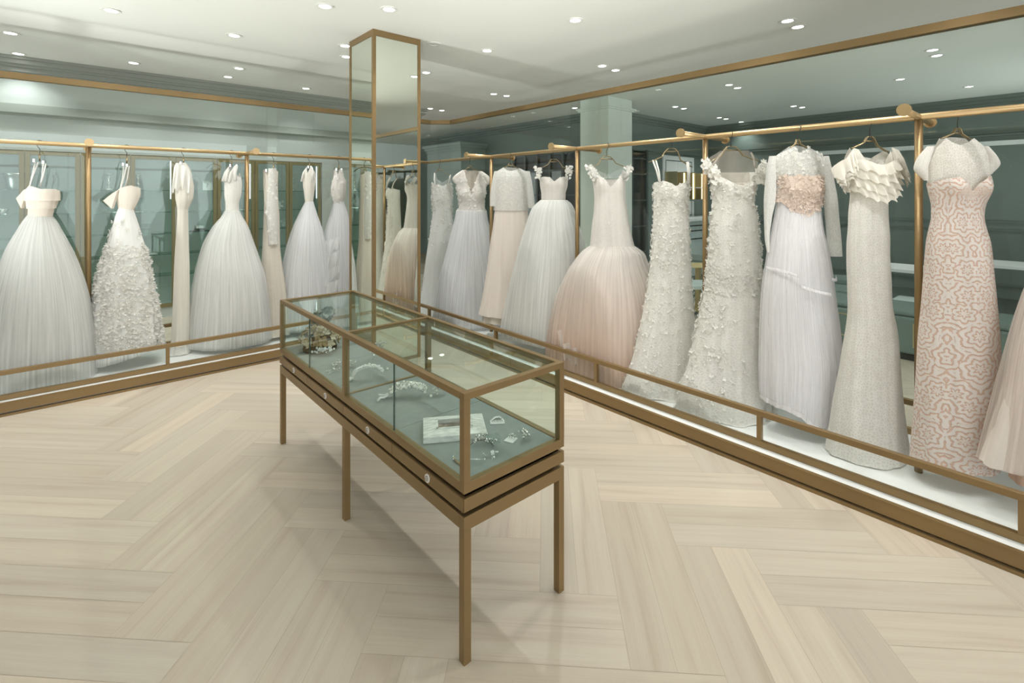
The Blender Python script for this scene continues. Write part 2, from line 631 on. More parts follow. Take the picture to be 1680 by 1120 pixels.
struct('ceiling', MB().box(-6, 14, -5, 14, HC, HC + .12), M['ceiling'], 'flat cream ceiling dotted with recessed downlights', 'ceiling')
w = MB()
w.box(-4.4, 4.6, YW, YW + .08, 2.11, HC)
w.box(2.925, 4.6, YW, YW + .5, 0.0, 2.11)
w.box(-4.4, -.93, YW, YW + .5, 0.0, 2.11)
w.box(-.93, 2.925, YW + .02, YW + .5, 0.0, 0.13)
w.box(-.93, 2.925, YW + .42, YW + .5, 0.13, 2.11)
struct('wall_north', w, M['grey_wall'], 'pale sage wall holding the lit display cabinets behind the racks', 'wall')
t = MB()
for k, (d, za, zb) in enumerate(((.05, 2.955, 2.985), (.085, 2.985, 3.035), (.12, 3.035, 3.06), (.15, 3.06, 3.11), (.18, 3.11, HC - .001))):
    t.box(-4.4, 4.6 + d, YW - d, YW - .0005, za, zb)
struct('trim_1', t, M['moulding'], 'stepped grey crown moulding under the ceiling over the cabinets', 'moulding')
t = MB()
for d, za, zb in ((.03, 2.50, 2.525), (.07, 2.525, 2.56), (.045, 2.56, 2.60), (.02, 2.60, 2.63)):
    t.box(-4.4, 4.6, YW - d, YW - .0005, za, zb)
struct('trim_2', t, M['moulding'], 'slim picture rail moulding running above the cabinets', 'moulding')
t = MB()
for a, b_, c, d in ((3.08, 4.40, 2.05, 2.08), (3.08, 4.40, .62, .65)):
    t.box(a, b_, YW - .02, YW - .0005, c, d)
for a in (3.08, 4.37):
    t.box(a, a + .03, YW - .02, YW - .0005, .65, 2.05)
struct('trim_3', t, M['grey_wall'], 'rectangular panel moulding on the wall beside the cabinets', 'moulding')

struct('wall_west', MB().box(-4.5, -4.4, -3.6, 8.4, 0, HC), M['grey_wall'], 'sage wall closing the salon opposite the gown platform', 'wall')
struct('wall_south', MB().box(4.0, EX + .1, -5.1, -5.0, 0, HC), M['dark_wall'], 'deep sage wall closing the lounge', 'wall')
struct('wall_passage', MB().box(PX, PX + .1, NY + .001, 13, 0, HC), M['dark_wall'], 'deep sage wall running back beyond the pillar', 'wall')
struct('wall_passage_end', MB().box(4.0, PX, 13, 13.1, 0, HC), M['dark_wall'], 'dark wall ending the passage behind the glass corner', 'wall')
struct('wall_lounge_back', MB().box(PX, EX + .1, NY, NY + .1, 0, HC), M['dark_wall'], 'deep sage panelled wall behind the lounge counter', 'wall')
struct('wall_east', MB().box(EX, EX + .1, -5, NY, 0, HC), M['dark_wall'], 'deep sage lounge wall with a pale horizontal band', 'wall')
t = MB()
for d, za, zb in ((.04, 2.99, 3.03), (.08, 3.03, 3.08), (.12, 3.08, HC - .001)):
    t.box(EX - d, EX - .0005, -5, NY - .001, za, zb)
    t.box(PX + .0005, EX - d, NY - d, NY - .0005, za, zb)
    t.box(PX - d, PX - .0005, NY - d, 13, za, zb)
for za, zb in ((2.52, 2.545), (2.56, 2.57)):
    t.box(EX - .03, EX - .0005, -5, NY - .001, za, zb)
    t.box(PX + .3, EX - .03, NY - .03, NY - .0005, za - .1, zb - .1)
for za, zb in ((1.17, 1.20), (1.045, 1.07), (.2, .24)):
    t.box(EX - .03, EX - .0005, -5, NY - .001, za, zb)
struct('trim_4', t, M['dark_mould'], 'deep sage cornice and rail mouldings round the lounge', 'moulding')
t = MB().box(EX - .05, EX - .0005, -5, onX(1288, EX)[0], 2.37, 2.44)
struct('trim_5', t, M['white'], 'pale horizontal band high along the lounge side wall', 'moulding')
struct('floor_lounge', MB().box(6.1, EX, -5, NY, 0.0, 0.006), M['carpet'], 'dark green carpet of the lounge', 'carpet')

# ------------------------------------------------------------------ pillars beyond the glass
pl = MB().box(6.2, 6.82, 4.815, 5.385, 0, HC - .001)
pl.box(6.17, 6.85, 4.785, 5.415, 2.95, 2.975)
pl.box(6.15, 6.87, 4.765, 5.435, 2.975, 3.0)
struct('pillar', pl, M['pale_stone'], 'pale square pillar standing behind the mermaid gown', 'pillar', bevel=.004)
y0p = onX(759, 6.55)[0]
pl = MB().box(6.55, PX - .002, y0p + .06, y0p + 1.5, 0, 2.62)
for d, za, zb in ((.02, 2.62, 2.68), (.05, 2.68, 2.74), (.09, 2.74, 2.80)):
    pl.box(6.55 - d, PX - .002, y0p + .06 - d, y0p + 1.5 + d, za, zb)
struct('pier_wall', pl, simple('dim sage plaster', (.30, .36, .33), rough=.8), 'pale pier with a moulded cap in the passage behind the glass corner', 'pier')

# ------------------------------------------------------------------ display platforms
p = MB()
Lp = [(3.012, -1.8), (XG + .03, -1.8), (XG + .03, YG + .03), (-3.4, YG + .03), (-3.4, YK + .022), (3.012, YK + .022)]
p.prism(Lp, 0.0, ZP)
plat = struct('floor_platform', p, M['platform'], 'low white platform under the two gown racks', 'platform')
k = MB()
k.box(XK, 3.012, -1.8, YK + .022, .026, ZP - .004)
k.box(-3.4, 3.012, YK, YK + .022, .026, ZP - .004)
k.box(XK - .004, 3.012, -1.8, YK + .022, ZP - .004, ZP + .001)
k.box(-3.4, XK - .004, YK - .004, YK + .022, ZP - .004, ZP + .001)
k.box(XK - .012, 3.012, -1.8, YK + .01, 0.0, .017)
k.box(-3.4, 3.012, YK - .012, YK + .022, 0.0, .017)
struct('baseboard_platform', k, M['bronze'], 'bronze kick plate along the front of the white platform', 'baseboard')

def low_rail(name, label, horiz, c, a, b, posts, w=.03):
    """bronze barrier: bottom bar, top bar, short posts, glass infill between them"""
    t = thing(name, label, 'low barrier rail', (c if horiz == 'Y' else a, a if horiz == 'Y' else c, ZP), 0)
    def bx(m, s0, s1, z0, z1, ww=w):
        if horiz == 'Y':
            m.box(-ww / 2, ww / 2, s0 - a, s1 - a, z0, z1)
        else:
            m.box(s0 - a, s1 - a, -ww / 2, ww / 2, z0, z1)
        return m
    bx(MB(), a, b, 0.001, .038).build('bottom_rail', M['bronze'], t, bevel=.002)
    bx(MB(), a, b, .183, .216).build('top_rail', M['bronze'], t, bevel=.002)
    for s in posts:
        bx(MB(), s - .013, s + .013, .038, .183).build('post', M['bronze'], t)
    ed = [a] + list(posts) + [b]
    for i in range(len(ed) - 1):
        if ed[i + 1] - ed[i] > .1:
            bx(MB(), ed[i] + .016, ed[i + 1] - .016, .039, .182, .008).build('glass_panel', M['low_glass'], t)
    return t
low_rail('barrier_rail', 'low bronze barrier rail along the front of the gowns facing the display case', 'Y', 3.085, -1.8, 5.20, [-1.07, .165, 1.266, 2.511, 3.76, 4.98])
low_rail('barrier_rail', 'low bronze barrier rail in front of the strapless ball gown and the petal gown', 'X', 5.215, -3.4, 3.07, [-1.9, -.64, .597, 1.84])
low_rail('back_rail', 'low bronze rail at the foot of the glass behind the ruffled gown', 'Y', XG, -1.8, 5.80, [-1.07, .165, 1.40, 2.64, 3.87], .036)
low_rail('back_rail', 'low bronze rail at the foot of the glass behind the petal gown', 'X', YG, -3.4, 3.73, [-1.9, -.64, .597, 1.84], .036)

# ------------------------------------------------------------------ tall glass screens with a bronze head rail
def screen(name, label, P0, P1, seams):
    d = Vector((P1[0] - P0[0], P1[1] - P0[1], 0))
    Ln = d.length
    t = thing(name, label, 'glass screen', (P0[0], P0[1], ZP), atan2(d.y, d.x))
    t['kind'] = 'structure'
    MB().box(0, Ln, -.03, .03, ZT - ZP - .055, ZT - ZP).build('head_rail', M['bronze'], t, bevel=.002)
    ed = [0] + seams + [Ln]
    for i in range(len(ed) - 1):
        MB().box(ed[i] + .0015, ed[i + 1] - .0015, -.005, .005, .218, ZT - ZP - .056).build('pane', M['glass'], t)
    return t
ysm = onX(1112, XG)[0]
sy = sorted(ysm + 1.235 * k for k in range(-3, 4) if -1.7 < ysm + 1.235 * k < 5.7)
screen('glass_partition', 'tall clear glass screen with a bronze head rail behind the long rack', (XG, -1.8), (XG, 5.82), [y + 1.8 for y in sy])
xsm = onY(366, YG)[0]
sx = sorted(xsm + 1.235 * k for k in range(-4, 3) if -3.3 < xsm + 1.235 * k < 3.6)
screen('glass_partition', 'tall clear glass screen with a bronze head rail in front of the cabinets', (3.75, YG), (-3.4, YG), sorted(3.75 - x for x in sx))
screen('glass_partition', 'short angled glass screen joining the two at the corner', (XG, 5.82), (3.75, YG), [])

# ------------------------------------------------------------------ clothes racks
def rack(name, label, axis, a, b, posts, c):
    t = thing(name, label, 'clothes rack', (c if axis == 'Y' else 0, 0 if axis == 'Y' else c, ZP))
    zr = ZR - ZP
    P = (lambda s, o, z: (o, s, z)) if axis == 'Y' else (lambda s, o, z: (s, o, z))
    MB().tube([P(a, 0, zr), P(b, 0, zr)], .018, 14).build('hanging_rail', M['brass'], t, smooth=True)
    for s in posts:
        MB().tube([P(s, 0, 0.001), P(s, 0, zr - .012)], .019, 14).build('post', M['bronze'], t, smooth=True)
        cb = MB().tube([P(s, -.335, zr), P(s, .31, zr)], .0165, 14).build('cross_bar', M['brass'], t, smooth=True)
        for sg in (-1, 1):
            o = -.335 if sg < 0 else .31
            MB().tube([P(s, o, zr), P(s, o + sg * .012, zr)], .031, 20).build('end_disc', M['brass'], cb, smooth=False)
    return t
rack('clothes_rack', 'long brass clothes rack carrying the gowns beside the display case', 'Y', -1.7, 5.62, [-1.86 + .01, -.644, .579, 1.801, 3.033, 4.286], XR)
rack('clothes_rack', 'brass clothes rack carrying the tulle gowns in front of the cabinets', 'X', -3.2, 3.43, [-2.385, -1.152, .079, 1.310, 2.542], YR)

# ------------------------------------------------------------------ mirrored column
cx0, cx1, cy0, cy1 = onY(612, 4.305)[0], onY(690, 4.305)[0], 4.305, 0
cy1 = onX(573, cx0)[0]
col = thing('column', 'tall mirrored column with bronze edges rising behind the display case', 'mirrored column', ((cx0 + cx1) / 2, (cy0 + cy1) / 2, 0))
col['kind'] = 'structure'
hx, hy = (cx1 - cx0) / 2, (cy1 - cy0) / 2
MB().box(-hx + .02, hx - .02, -hy + .02, hy - .02, 0, HC - .001).build('core', M['dark_gap'], col)
for sx_, sy_ in ((-1, -1), (1, -1), (1, 1), (-1, 1)):
    e = .03
    MB().box(min(sx_ * hx, sx_ * (hx - e)), max(sx_ * hx, sx_ * (hx - e)), min(sy_ * hy, sy_ * (hy - e)), max(sy_ * hy, sy_ * (hy - e)), 0, HC - .001).build('corner_edge', M['bronze'], col)
fr = MB()
for z0, z1 in ((HC - .06, HC - .001), (0, .03)):
    fr.box(-hx + .03, hx - .03, -hy + .001, -hy + .02, z0, z1)
    fr.box(-hx + .03, hx - .03, hy - .02, hy - .001, z0, z1)
    fr.box(-hx + .001, -hx + .02, -hy + .03, hy - .03, z0, z1)
    fr.box(hx - .02, hx - .001, -hy + .03, hy - .03, z0, z1)
fr.build('frame', M['bronze'], col)
e = .031
MB().box(-hx + e, hx - e, -hy + .006, -hy + .018, .031, HC - .061).build('mirror', M['mirror'], col)
MB().box(-hx + e, hx - e, hy - .018, hy - .006, .031, HC - .061).build('mirror', M['mirror'], col)
MB().box(-hx + .006, -hx + .018, -hy + e, hy - e, .031, HC - .061).build('mirror', M['mirror'], col)
MB().box(hx - .018, hx - .006, -hy + e, hy - e, .031, HC - .061).build('mirror', M['mirror'], col)

# ------------------------------------------------------------------ display cabinets
CABX = -.92
UNIT = .479
SHZ = [.54, .82, 1.10, 1.379, 1.666]
M['shelf'] = glass_mat('shelf glass', (0.66, 0.79, 0.75), 1.0)
def cabinet():
    t = empty('display_cabinet', (0, YW, .13))
    w = UNIT
    c = MB()
    c.box(.001, w - .001, .38, .40, 0, 1.975)
    c.box(.001, w - .001, .03, .38, 1.955, 1.975)
    c.box(.001, w - .001, .03, .38, 0.0, .02)
    c.build('carcass', M['cab_back'], t)
    d = MB()
    st = .046
    d.box(.002, st, 0, .03, 0, 1.975)
    d.box(w - st, w - .002, 0, .03, 0, 1.975)
    d.box(st, w - st, 0, .03, 1.93, 1.975)
    d.box(st, w - st, 0, .03, 0, .05)
    door = d.build('door', M['bronze_olive'], t, bevel=.002)
    MB().box(st + .001, w - st - .001, .010, .016, .051, 1.929).build('glass', M['glass'], door)
    for z in SHZ:
        MB().box(.003, w - .003, .06, .375, z - .13 - .008, z - .13).build('shelf', M['shelf'], t)
    MB().box(.05, w - .05, .05, .062, 1.935, 1.95).build('light_strip', M['led'], t)
    return t
M['bronze_olive'] = simple('olive bronze', (0.27, 0.215, 0.105), rough=0.45, metal=0.5)
cab0 = cabinet()
cl = ['display cabinet behind the strapless ball gown, cut by the frame edge',
      'display cabinet between the silver bowl and the ball gown',
      'display cabinet showing through beside the first rack post, left of the petal gown',
      'display cabinet holding the silver candlesticks above the petal gown',
      'display cabinet with the white card, behind the bow gown',
      'display cabinet behind the pleated tulle ball gown and rack post',
      'display cabinet behind the slim lace gown',
      'display cabinet at the end of the run, behind the silk corset gown']
for i in range(8):
    c = cab0 if i == 0 else copy_tree(cab0)
    c.location = (CABX + UNIT * i, YW, .13)
    tag(c, cl[i], 'display cabinet', 'bronze framed display cabinets')
    if i in (3, 5, 7):
        MB().box(UNIT - .058, UNIT - .050, .05, .058, 1.42, 1.92).build('light_strip', M['led'], c)

# things on the cabinet shelves
YS = YW + .16
def shelf_at(px, k, dy=0.0):
    return (onY(px, YS + dy)[0], YS + dy, SHZ[k] + .0005)
def lath(name, prof, mat, loc, label, cat, group=None, n=20):
    o = MB().lathe(prof, n).build(name, mat, None, smooth=True)
    o.location = loc
    return tag(o, label, cat, group)
b = thing('silver_bowl', 'large flared silver bowl on the top shelf beside the ball gown', 'bowl', shelf_at(31, 4))
MB().lathe([(.095, 0), (.10, .006), (.112, .09), (.128, .16), (.15, .178), (.145, .18), (.12, .16), (.09, .02)], 28).build('body', simple('hammered silver', (.38, .40, .39), rough=.35, metal=.8, noise_amt=.2, nscale=40), b, smooth=True)
MB().tube([(.15 * cos(a * pi / 16), .15 * sin(a * pi / 16), .178) for a in range(33)], .006, 6).build('rim', M['silver'], b, smooth=True)
stick = [(.05, 0), (.052, .008), (.03, .02), (.014, .035), (.012, .06), (.024, .075), (.012, .09), (.010, .13), (.022, .145), (.010, .16), (.012, .185), (.028, .195), (.026, .2)]
lath('candlestick', stick, M['silver'], shelf_at(179, 4), 'polished candlestick standing clear to the left of the petal gown hanger', 'candlestick', 'silver candlesticks')
lath('candlestick', stick, M['silver'], shelf_at(226.5, 4), 'polished candlestick just right of the petal gown hanger', 'candlestick', 'silver candlesticks')
gob = [(.05, 0), (.05, .006), (.012, .012), (.008, .07), (.03, .085), (.06, .12), (.066, .17), (.062, .17), (.052, .12), (.02, .09)]
M['clear'] = glass_mat('clear crystal', (.90, .95, .94), 2.2)
for px, s in ((178, 'left'), (228, 'right')):
    lath('crystal_vase', gob, M['clear'], shelf_at(px, 3), 'crystal footed vase peeking out on the %s of the petal gown bodice' % s, 'vase', 'crystal footed vases')
def tray(px0, px1, k, label, name='tray', mat='silver', dep=.2):
    a, c_ = onY(px0, YS)[0], onY(px1, YS)[0]
    o = MB().prism([((c_ - a) / 2 * cos(i * pi / 12), dep / 2 * sin(i * pi / 12)) for i in range(24)], 0, .014).build(name, M[mat], None)
    o.location = ((a + c_) / 2, YS + .02, SHZ[k] + .0005)
    return tag(o, label, 'tray')
tr = tray(164, 246, 3, 'long white tray under the crystal vases beside the petal gown')
for o in [o for o in COL.objects if o.name.startswith('crystal_vase')]:
    o.location.z = SHZ[3] + .016
    o.location.y = YS + .02
tray(-6, 22, 3, 'silver tray with a small dish at the frame edge by the ball gown')
lath('small_dish', [(.03, 0), (.035, .005), (.055, .05), (.05, .05), (.03, .01)], M['silver'], (onY(4, YS)[0], YS + .02, SHZ[3] + .016), 'small silver dish standing on the tray at the frame edge', 'dish')
tray(238, 259, 1, 'white dish low in the cabinet beside the petal gown skirt', 'dish', 'white', .1)
card = MB().box(-.06, .06, -.004, .004, 0, .135).build('invitation_card', M['white'])
card.location = shelf_at(341, 4)
card.rotation_euler = (radians(-8), 0, 0)
tag(card, 'white card with a small grey motif propped on the top shelf', 'card')
mo = MB()
for i in range(9):
    a = i * .5
    mo.box(-.005 + .018 * cos(a) * i / 9, .005 + .018 * cos(a) * i / 9, -.0055, -.0042, .062 + .03 * sin(a), .07 + .03 * sin(a))
mo.build('motif', simple('grey ink', (.35, .36, .35)), card)
lath('crystal_candlestick', [(.028, 0), (.03, .008), (.01, .02), (.02, .035), (.008, .05), (.02, .065), (.008, .08), (.022, .1), (.02, .105)], M['clear'], shelf_at(326, 3), 'small crystal candlestick right of the bow gown', 'candlestick')
kb = thing('keepsake_box', 'black keepsake box with white lining on a dark tray right of the bow gown', 'box', shelf_at(327, 2))
MB().box(-.11, .11, -.06, .06, 0, .012).build('tray_base', M['black'], kb)
MB().box(-.06, .06, -.04, .04, .013, .04).build('body', M['black'], kb)
MB().box(-.045, .045, -.041, .03, .041, .075).build('lining', M['white'], kb)
MB().box(-.055, -.045, -.04, .04, .041, .085).build('lid', M['black'], kb)
o = tray(393, 403, 3, 'small white dish right of the pleated tulle ball gown', 'dish', 'white', .08)
pb = [(.032, 0), (.034, .01), (.012, .02), (.01, .05), (.026, .07), (.026, .075), (.008, .085), (.008, .12), (.022, .14), (.022, .15), (.006, .16), (.02, .2), (.004, .22)]
lath('crystal_candlestick', pb, M['crystal'], shelf_at(479, 4), 'tall beaded crystal candlestick right of the slim lace gown', 'candlestick')
for px, k, lb in ((460, 3, 'white silk flower spray right of the slim lace gown waist'), (466, 2, 'crystal flower sprig low beside the slim lace gown')):
    f = MB()
    rr = random.Random(px)
    for i in range(14):
        f.petal_flower((rr.uniform(-.04, .04), rr.uniform(-.03, .03), rr.uniform(.02, .13)), (rr.uniform(-1, 1), -1, rr.uniform(0, 1)), .022)
    f.tube([(0, 0, 0), (0, 0, .12)], .005, 6)
    o = f.build('flower_spray', M['white'])
    o.location = shelf_at(px, k)
    tag(o, lb, 'flower spray')

# ------------------------------------------------------------------ lounge beyond the glass
# black framed glazed door in the passage wall
ya, yb = onX(950, PX)[0], onX(846, PX)[0]
d = thing('door_1', 'black framed glazed opening in the dark wall above the white ball gown', 'door', (PX - .03, (ya + yb) / 2, 0))
d['kind'] = 'structure'
hw = (yb - ya) / 2
MB().box(0, .029, -hw, hw, 0, 2.46).build('opening', M['black'], d)  # solid black panel; its colour stands for the darkness behind the glazing
fr = MB()
for i in range(6):
    y = -hw + 2 * hw * i / 5
    fr.box(-.04, -.001, y - .03, y + .03, 0, 2.46)
for z in (.4, 1.0, 1.6, 2.1, 2.43):
    fr.box(-.03, -.001, -hw, hw, z - .015, z + .015)
fr.build('frame', simple('dark olive frame', (.05, .06, .055), rough=.5), d)
for i in (1, 3):
    y = -hw + 2 * hw * i / 5
    MB().box(-.02, -.012, y + .05, y + 2 * hw / 5 - .05, .02, 2.08).build('pane', simple('dim pane', (.16, .19, .18), rough=.25), d)
xa, xb = onY(1033, NY)[0], onY(1058, NY)[0]
d = thing('door_2', 'dark doorway with shelves between the pillar and the framed picture', 'door', ((xa + xb) / 2, NY - .03, 0))
d['kind'] = 'structure'
hw = (xb - xa) / 2
MB().box(-hw, hw, 0, .029, 0, 2.45).build('opening', M['black'], d)  # black sheet on the wall, painting in the dark of the doorway
fr = MB()
for s in (-1, 1):
    fr.box(s * hw - .03, s * hw + .03, -.03, -.001, 0, 2.48)
for z in (.5, 1.0, 1.5, 2.0, 2.3):
    fr.box(-hw, hw, -.02, -.001, z - .012, z + .012)
fr.build('frame', simple('dim green frame', (.06, .075, .07), rough=.5), d)

xa, xb = onY(1086, NY)[0], onY(1137, NY)[0]
zd = onY(1110, NY)[1]
hz = lambda y, z: H - (y - HZ) * z / F
pf = thing('framed_picture', 'white framed panel on the lounge wall behind the strap lace gown', 'picture', ((xa + xb) / 2, NY - .012, hz(362, zd)))
wv, hv = (xb - xa) / 2, hz(256, zd) - hz(362, zd)
MB().box(-wv, wv, -.012, .011, 0, hv).build('frame', M['white'], pf)
ln = MB()
for a, b_, c, d_ in ((-wv + .1, wv - .1, .1, .115), (-wv + .1, wv - .1, hv - .115, hv - .1), (-wv + .1, -wv + .115, .1, hv - .1), (wv - .115, wv - .1, .1, hv - .1)):
    ln.box(a, b_, -.015, -.0125, c, d_)
ln.build('border', M['black'], pf)
xw = onY(1089, NY)[0]
yfr = onX(1111, xw)[0]
xe = onY(1156, yfr)[0]
z1, z0 = hz(281, onX(1111, xw)[1]), hz(330, onX(1111, xw)[1])
gc = thing('wall_cabinet', 'gold wall cabinet with lit compartments on the lounge back wall', 'wall cabinet', (xw, yfr, z0))
MB().box(0, .02, 0, NY - yfr - .03, 0, z1 - z0).build('side_panel', M['gold'], gc)
MB().box(.02, xe - xw, NY - yfr - .05, NY - yfr - .03, 0, z1 - z0).build('back_panel', M['gold'], gc)
MB().box(.02, xe - xw, 0, NY - yfr - .05, 0, .03).build('base_panel', M['dark_wall'], gc)
for i in range(1, 4):
    x = (xe - xw) * i / 3
    dv = MB().box(x - .02, x, 0, NY - yfr - .05, .03, z1 - z0).build('divider', M['gold'], gc)
    MB().box(x - .045, x - .021, .03, .05, .04, z1 - z0 - .02).build('light_strip', M['gold_led'], dv)
MB().box(.02, xe - xw, .0, NY - yfr - .05, (z1 - z0) * .45, (z1 - z0) * .45 + .015).build('shelf', M['white'], gc)

xa = onY(1125, NY - .55)[0]
ct = thing('counter', 'long pale counter with dark drawer lines along the lounge back wall', 'counter', (xa, NY - .6, .006))
cl_ = 10.7 - xa
MB().box(0, cl_, 0, .56, 0, 1.08).build('body', M['cushion'], ct)
MB().box(-.02, cl_, -.03, .58, 1.081, 1.13).build('counter_top', M['white'], ct)
for z in (.72, .88, .98):
    MB().box(0, cl_, -.008, -.0005, z, z + .02).build('drawer_gap', M['dark_gap'], ct)

def table(px, py, w, label):
    x, y = atZ(px, py, .75)
    t = thing('lounge_table', label, 'table', (x, y, .006), 0, 'white topped lounge tables')
    MB().box(-w / 2, w / 2, -w / 2, w / 2, .71, .744).build('table_top', M['white'], t)
    for sx_ in (-1, 1):
        for sy_ in (-1, 1):
            MB().box(sx_ * (w / 2 - .04) - .012, sx_ * (w / 2 - .04) + .012, sy_ * (w / 2 - .04) - .012, sy_ * (w / 2 - .04) + .012, 0, .709).build('leg', M['gold'], t)
    return t
table(1468, 436, .62, 'white topped lounge table showing between the ruffled gown and the rack post')
table(1668, 433, .7, 'white topped lounge table showing beyond the pink lace gown')

def stool(px, py, w, label, mat='cushion'):
    x, y = atZ(px, py, .45)
    t = thing('stool', label, 'stool', (x, y, .006 if x > 6.1 else 0), 0, 'upholstered lounge stools')
    MB().box(-w / 2, w / 2, -w / 2, w / 2, .33, .45).build('seat', M[mat], t, bevel=.03)
    for sx_ in (-1, 1):
        for sy_ in (-1, 1):
            MB().tube([(sx_ * (w / 2 - .05), sy_ * (w / 2 - .05), 0), (sx_ * (w / 2 - .06), sy_ * (w / 2 - .06), .33)], .014, 8).build('leg', M['black'], t)
    return t
stool(1507, 494, .46, 'pale upholstered stool low between the ruffled gown and the rack post')
stool(1364, 470, .5, 'dark upholstered stool showing between the chiffon gown and the ruffled gown', 'velvet')

def lounge_chair(px, py, h, rz, label):
    t = thing('lounge_chair', label, 'chair', (px, py, .006), rz)
    MB().box(-.26, .26, -.26, .22, .30, .44).build('seat', M['velvet'], t, bevel=.04)
    b_ = MB()
    n = 12
    for zz in range(7):
        z = .42 + zz * .07
        pass
    pts_o = [(.30 * cos(pi * i / n), .24 + .10 * sin(pi * i / n)) for i in range(n + 1)]
    pts_i = [(.24 * cos(pi * i / n), .24 + .05 * sin(pi * i / n)) for i in range(n, -1, -1)]
    b_.prism(pts_o + pts_i, .30, .86)
    b_.build('backrest', M['velvet'], t, bevel=.015)
    for sx_ in (-1, 1):
        for sy_ in (-.2, .22):
            MB().tube([(sx_ * .22, sy_, 0), (sx_ * .22, sy_, .3)], .012, 8).build('leg', M['gold'], t)
    return t
lounge_chair(8.1, 2.25, .86, radians(30), 'velvet lounge chair with a curved back behind the dark stool')

x, y = atZ(1488, 508, .42)
bq = thing('banquette', 'sage upholstered banquette with a gold outlined front by the rack post', 'banquette', (6.02, y, 0))
MB().box(.05, .62, -.75, .75, 0, .07).build('plinth', M['black'], bq)
MB().box(0, .68, -.8, .8, .071, .42).build('base', M['velvet'], bq, bevel=.02)
MB().box(.03, .66, -.78, .78, .421, .47).build('seat', M['velvet'], bq, bevel=.02)
ln = MB()
for s in (-1, 1):
    c0 = s * .42
    for a, b_, c, d_ in ((c0 - .3, c0 + .3, .36, .37), (c0 - .3, c0 + .3, .14, .15), (c0 - .3, c0 - .29, .15, .36), (c0 + .29, c0 + .3, .15, .36)):
        ln.box(-.004, -.0005, a, b_, c, d_)
ln.build('trim', M['gold'], bq)

x, y = atZ(1139, 425, .80)
gch = thing('bar_chair', 'gold framed chair showing between the strap lace gown and the rack post', 'chair', (x, y, .006), radians(-40))
MB().box(-.22, .22, -.22, .22, .45, .50).build('seat', M['cushion'], gch, bevel=.01)
for sx_ in (-1, 1):
    MB().box(sx_ * .22 - .014, sx_ * .22 + .014, -.234, -.206, 0, .80).build('leg', M['gold'], gch)
    MB().box(sx_ * .22 - .014, sx_ * .22 + .014, .206, .234, 0, .449).build('leg', M['gold'], gch)
MB().box(-.205, .205, -.232, -.208, .72, .78).build('backrest', M['gold'], gch)
tb = thing('side_table', 'dark side table with a small box beside the gold chair', 'table', (x + .75, y + .35, .006))
MB().box(-.3, .3, -.3, .3, .69, .72).build('table_top', M['dark_mould'], tb)
MB().box(-.03, .03, -.03, .03, .02, .689).build('leg', M['gold'], tb)
MB().box(-.2, .2, -.2, .2, 0, .019).build('base', M['gold'], tb)

# ------------------------------------------------------------------ recessed downlights
NEAR = 'over the front salon'
LIGHTS = [
 (182, 17, 1, 'round downlight in the cream ceiling, alone above the first rack post'),
 (384, 58, 1, 'round downlight in the cream ceiling left of the mirrored column'),
 (533, 10, 2, 'angled white downlight nearest the picture top, left of the column head'),
 (638, 15, 2, 'angled white downlight just above the mirrored column head'),
 (944, 33, 1, 'large round downlight above the blush gowns, alone in the cream ceiling'),
 (799, 83, 1, 'round downlight above the blush jacket gown'),
 (712, 72, 0, 'dim unlit downlight beside the column head'),
 (17, 54, 1, 'downlight at the frame edge, the upper of the two there'),
 (30, 88, 1, 'downlight just over the crown moulding at the frame edge'),
 (219, 103, 1, 'downlight just over the crown moulding above the petal gown'),
 (374, 126, 1, 'downlight just over the crown moulding above the pleated ball gown'),
 (392, 112, 1, 'smaller downlight of the pair above the pleated ball gown'),
 (502, 145, 1, 'downlight just over the crown moulding above the silk corset gown'),
 (699, 119, 1, 'downlight touching the right edge of the mirrored column'),
 (566, 75, 1, 'upper of two downlights half hidden by the column head'),
 (568, 93, 1, 'lower of two downlights half hidden by the column head'),
 (988, 108, 1, 'left one of the downlight pair above the pillar'),
 (1010, 115, 1, 'right one of the downlight pair above the pillar'),
 (1292, 34, 1, 'upper one of the downlight pair nearest the bronze head rail'),
 (1309, 44, 1, 'lower one of the downlight pair nearest the bronze head rail'),
 (706, 178, 1, 'left one of the far downlight pair over the glass corner'),
 (725, 181, 1, 'right one of the far downlight pair over the glass corner'),
 (810, 154, 1, 'left one of the far downlight pair above the lace jacket gown'),
 (831, 157, 1, 'right one of the far downlight pair above the lace jacket gown'),
 (1530, 82, 1, 'upper one of the lounge downlight pair over the ruffled gown rack post'),
 (1537, 91, 1, 'lower one of the lounge downlight pair over the ruffled gown rack post'),
 (1477, 130, 1, 'single lounge downlight above the ruffled gown'),
 (1590, 142, 1, 'single lounge downlight above the pink lace gown'),
 (1196, 139, 1, 'left one of the lounge pair above the floral off shoulder gown'),
 (1210, 144, 1, 'right one of the lounge pair above the floral off shoulder gown'),
 (1302, 174, 1, 'left one of the lounge pair just over the chiffon gown'),
 (1316, 176, 1, 'right one of the lounge pair just over the chiffon gown'),
 (1180, 193, 1, 'left one of the tiny far lounge pair near the wall corner'),
 (1191, 195, 1, 'right one of the tiny far lounge pair near the wall corner'),
 (1216, 200, 1, 'tiny far lounge downlight nearest the wall corner'),
 (1108, 175, 1, 'left one of the lounge pair beside the glass seam'),
 (1122, 178, 1, 'right one of the lounge pair beside the glass seam'),
 (943, 177, 1, 'downlight seen through the glass just left of the pillar'),
]
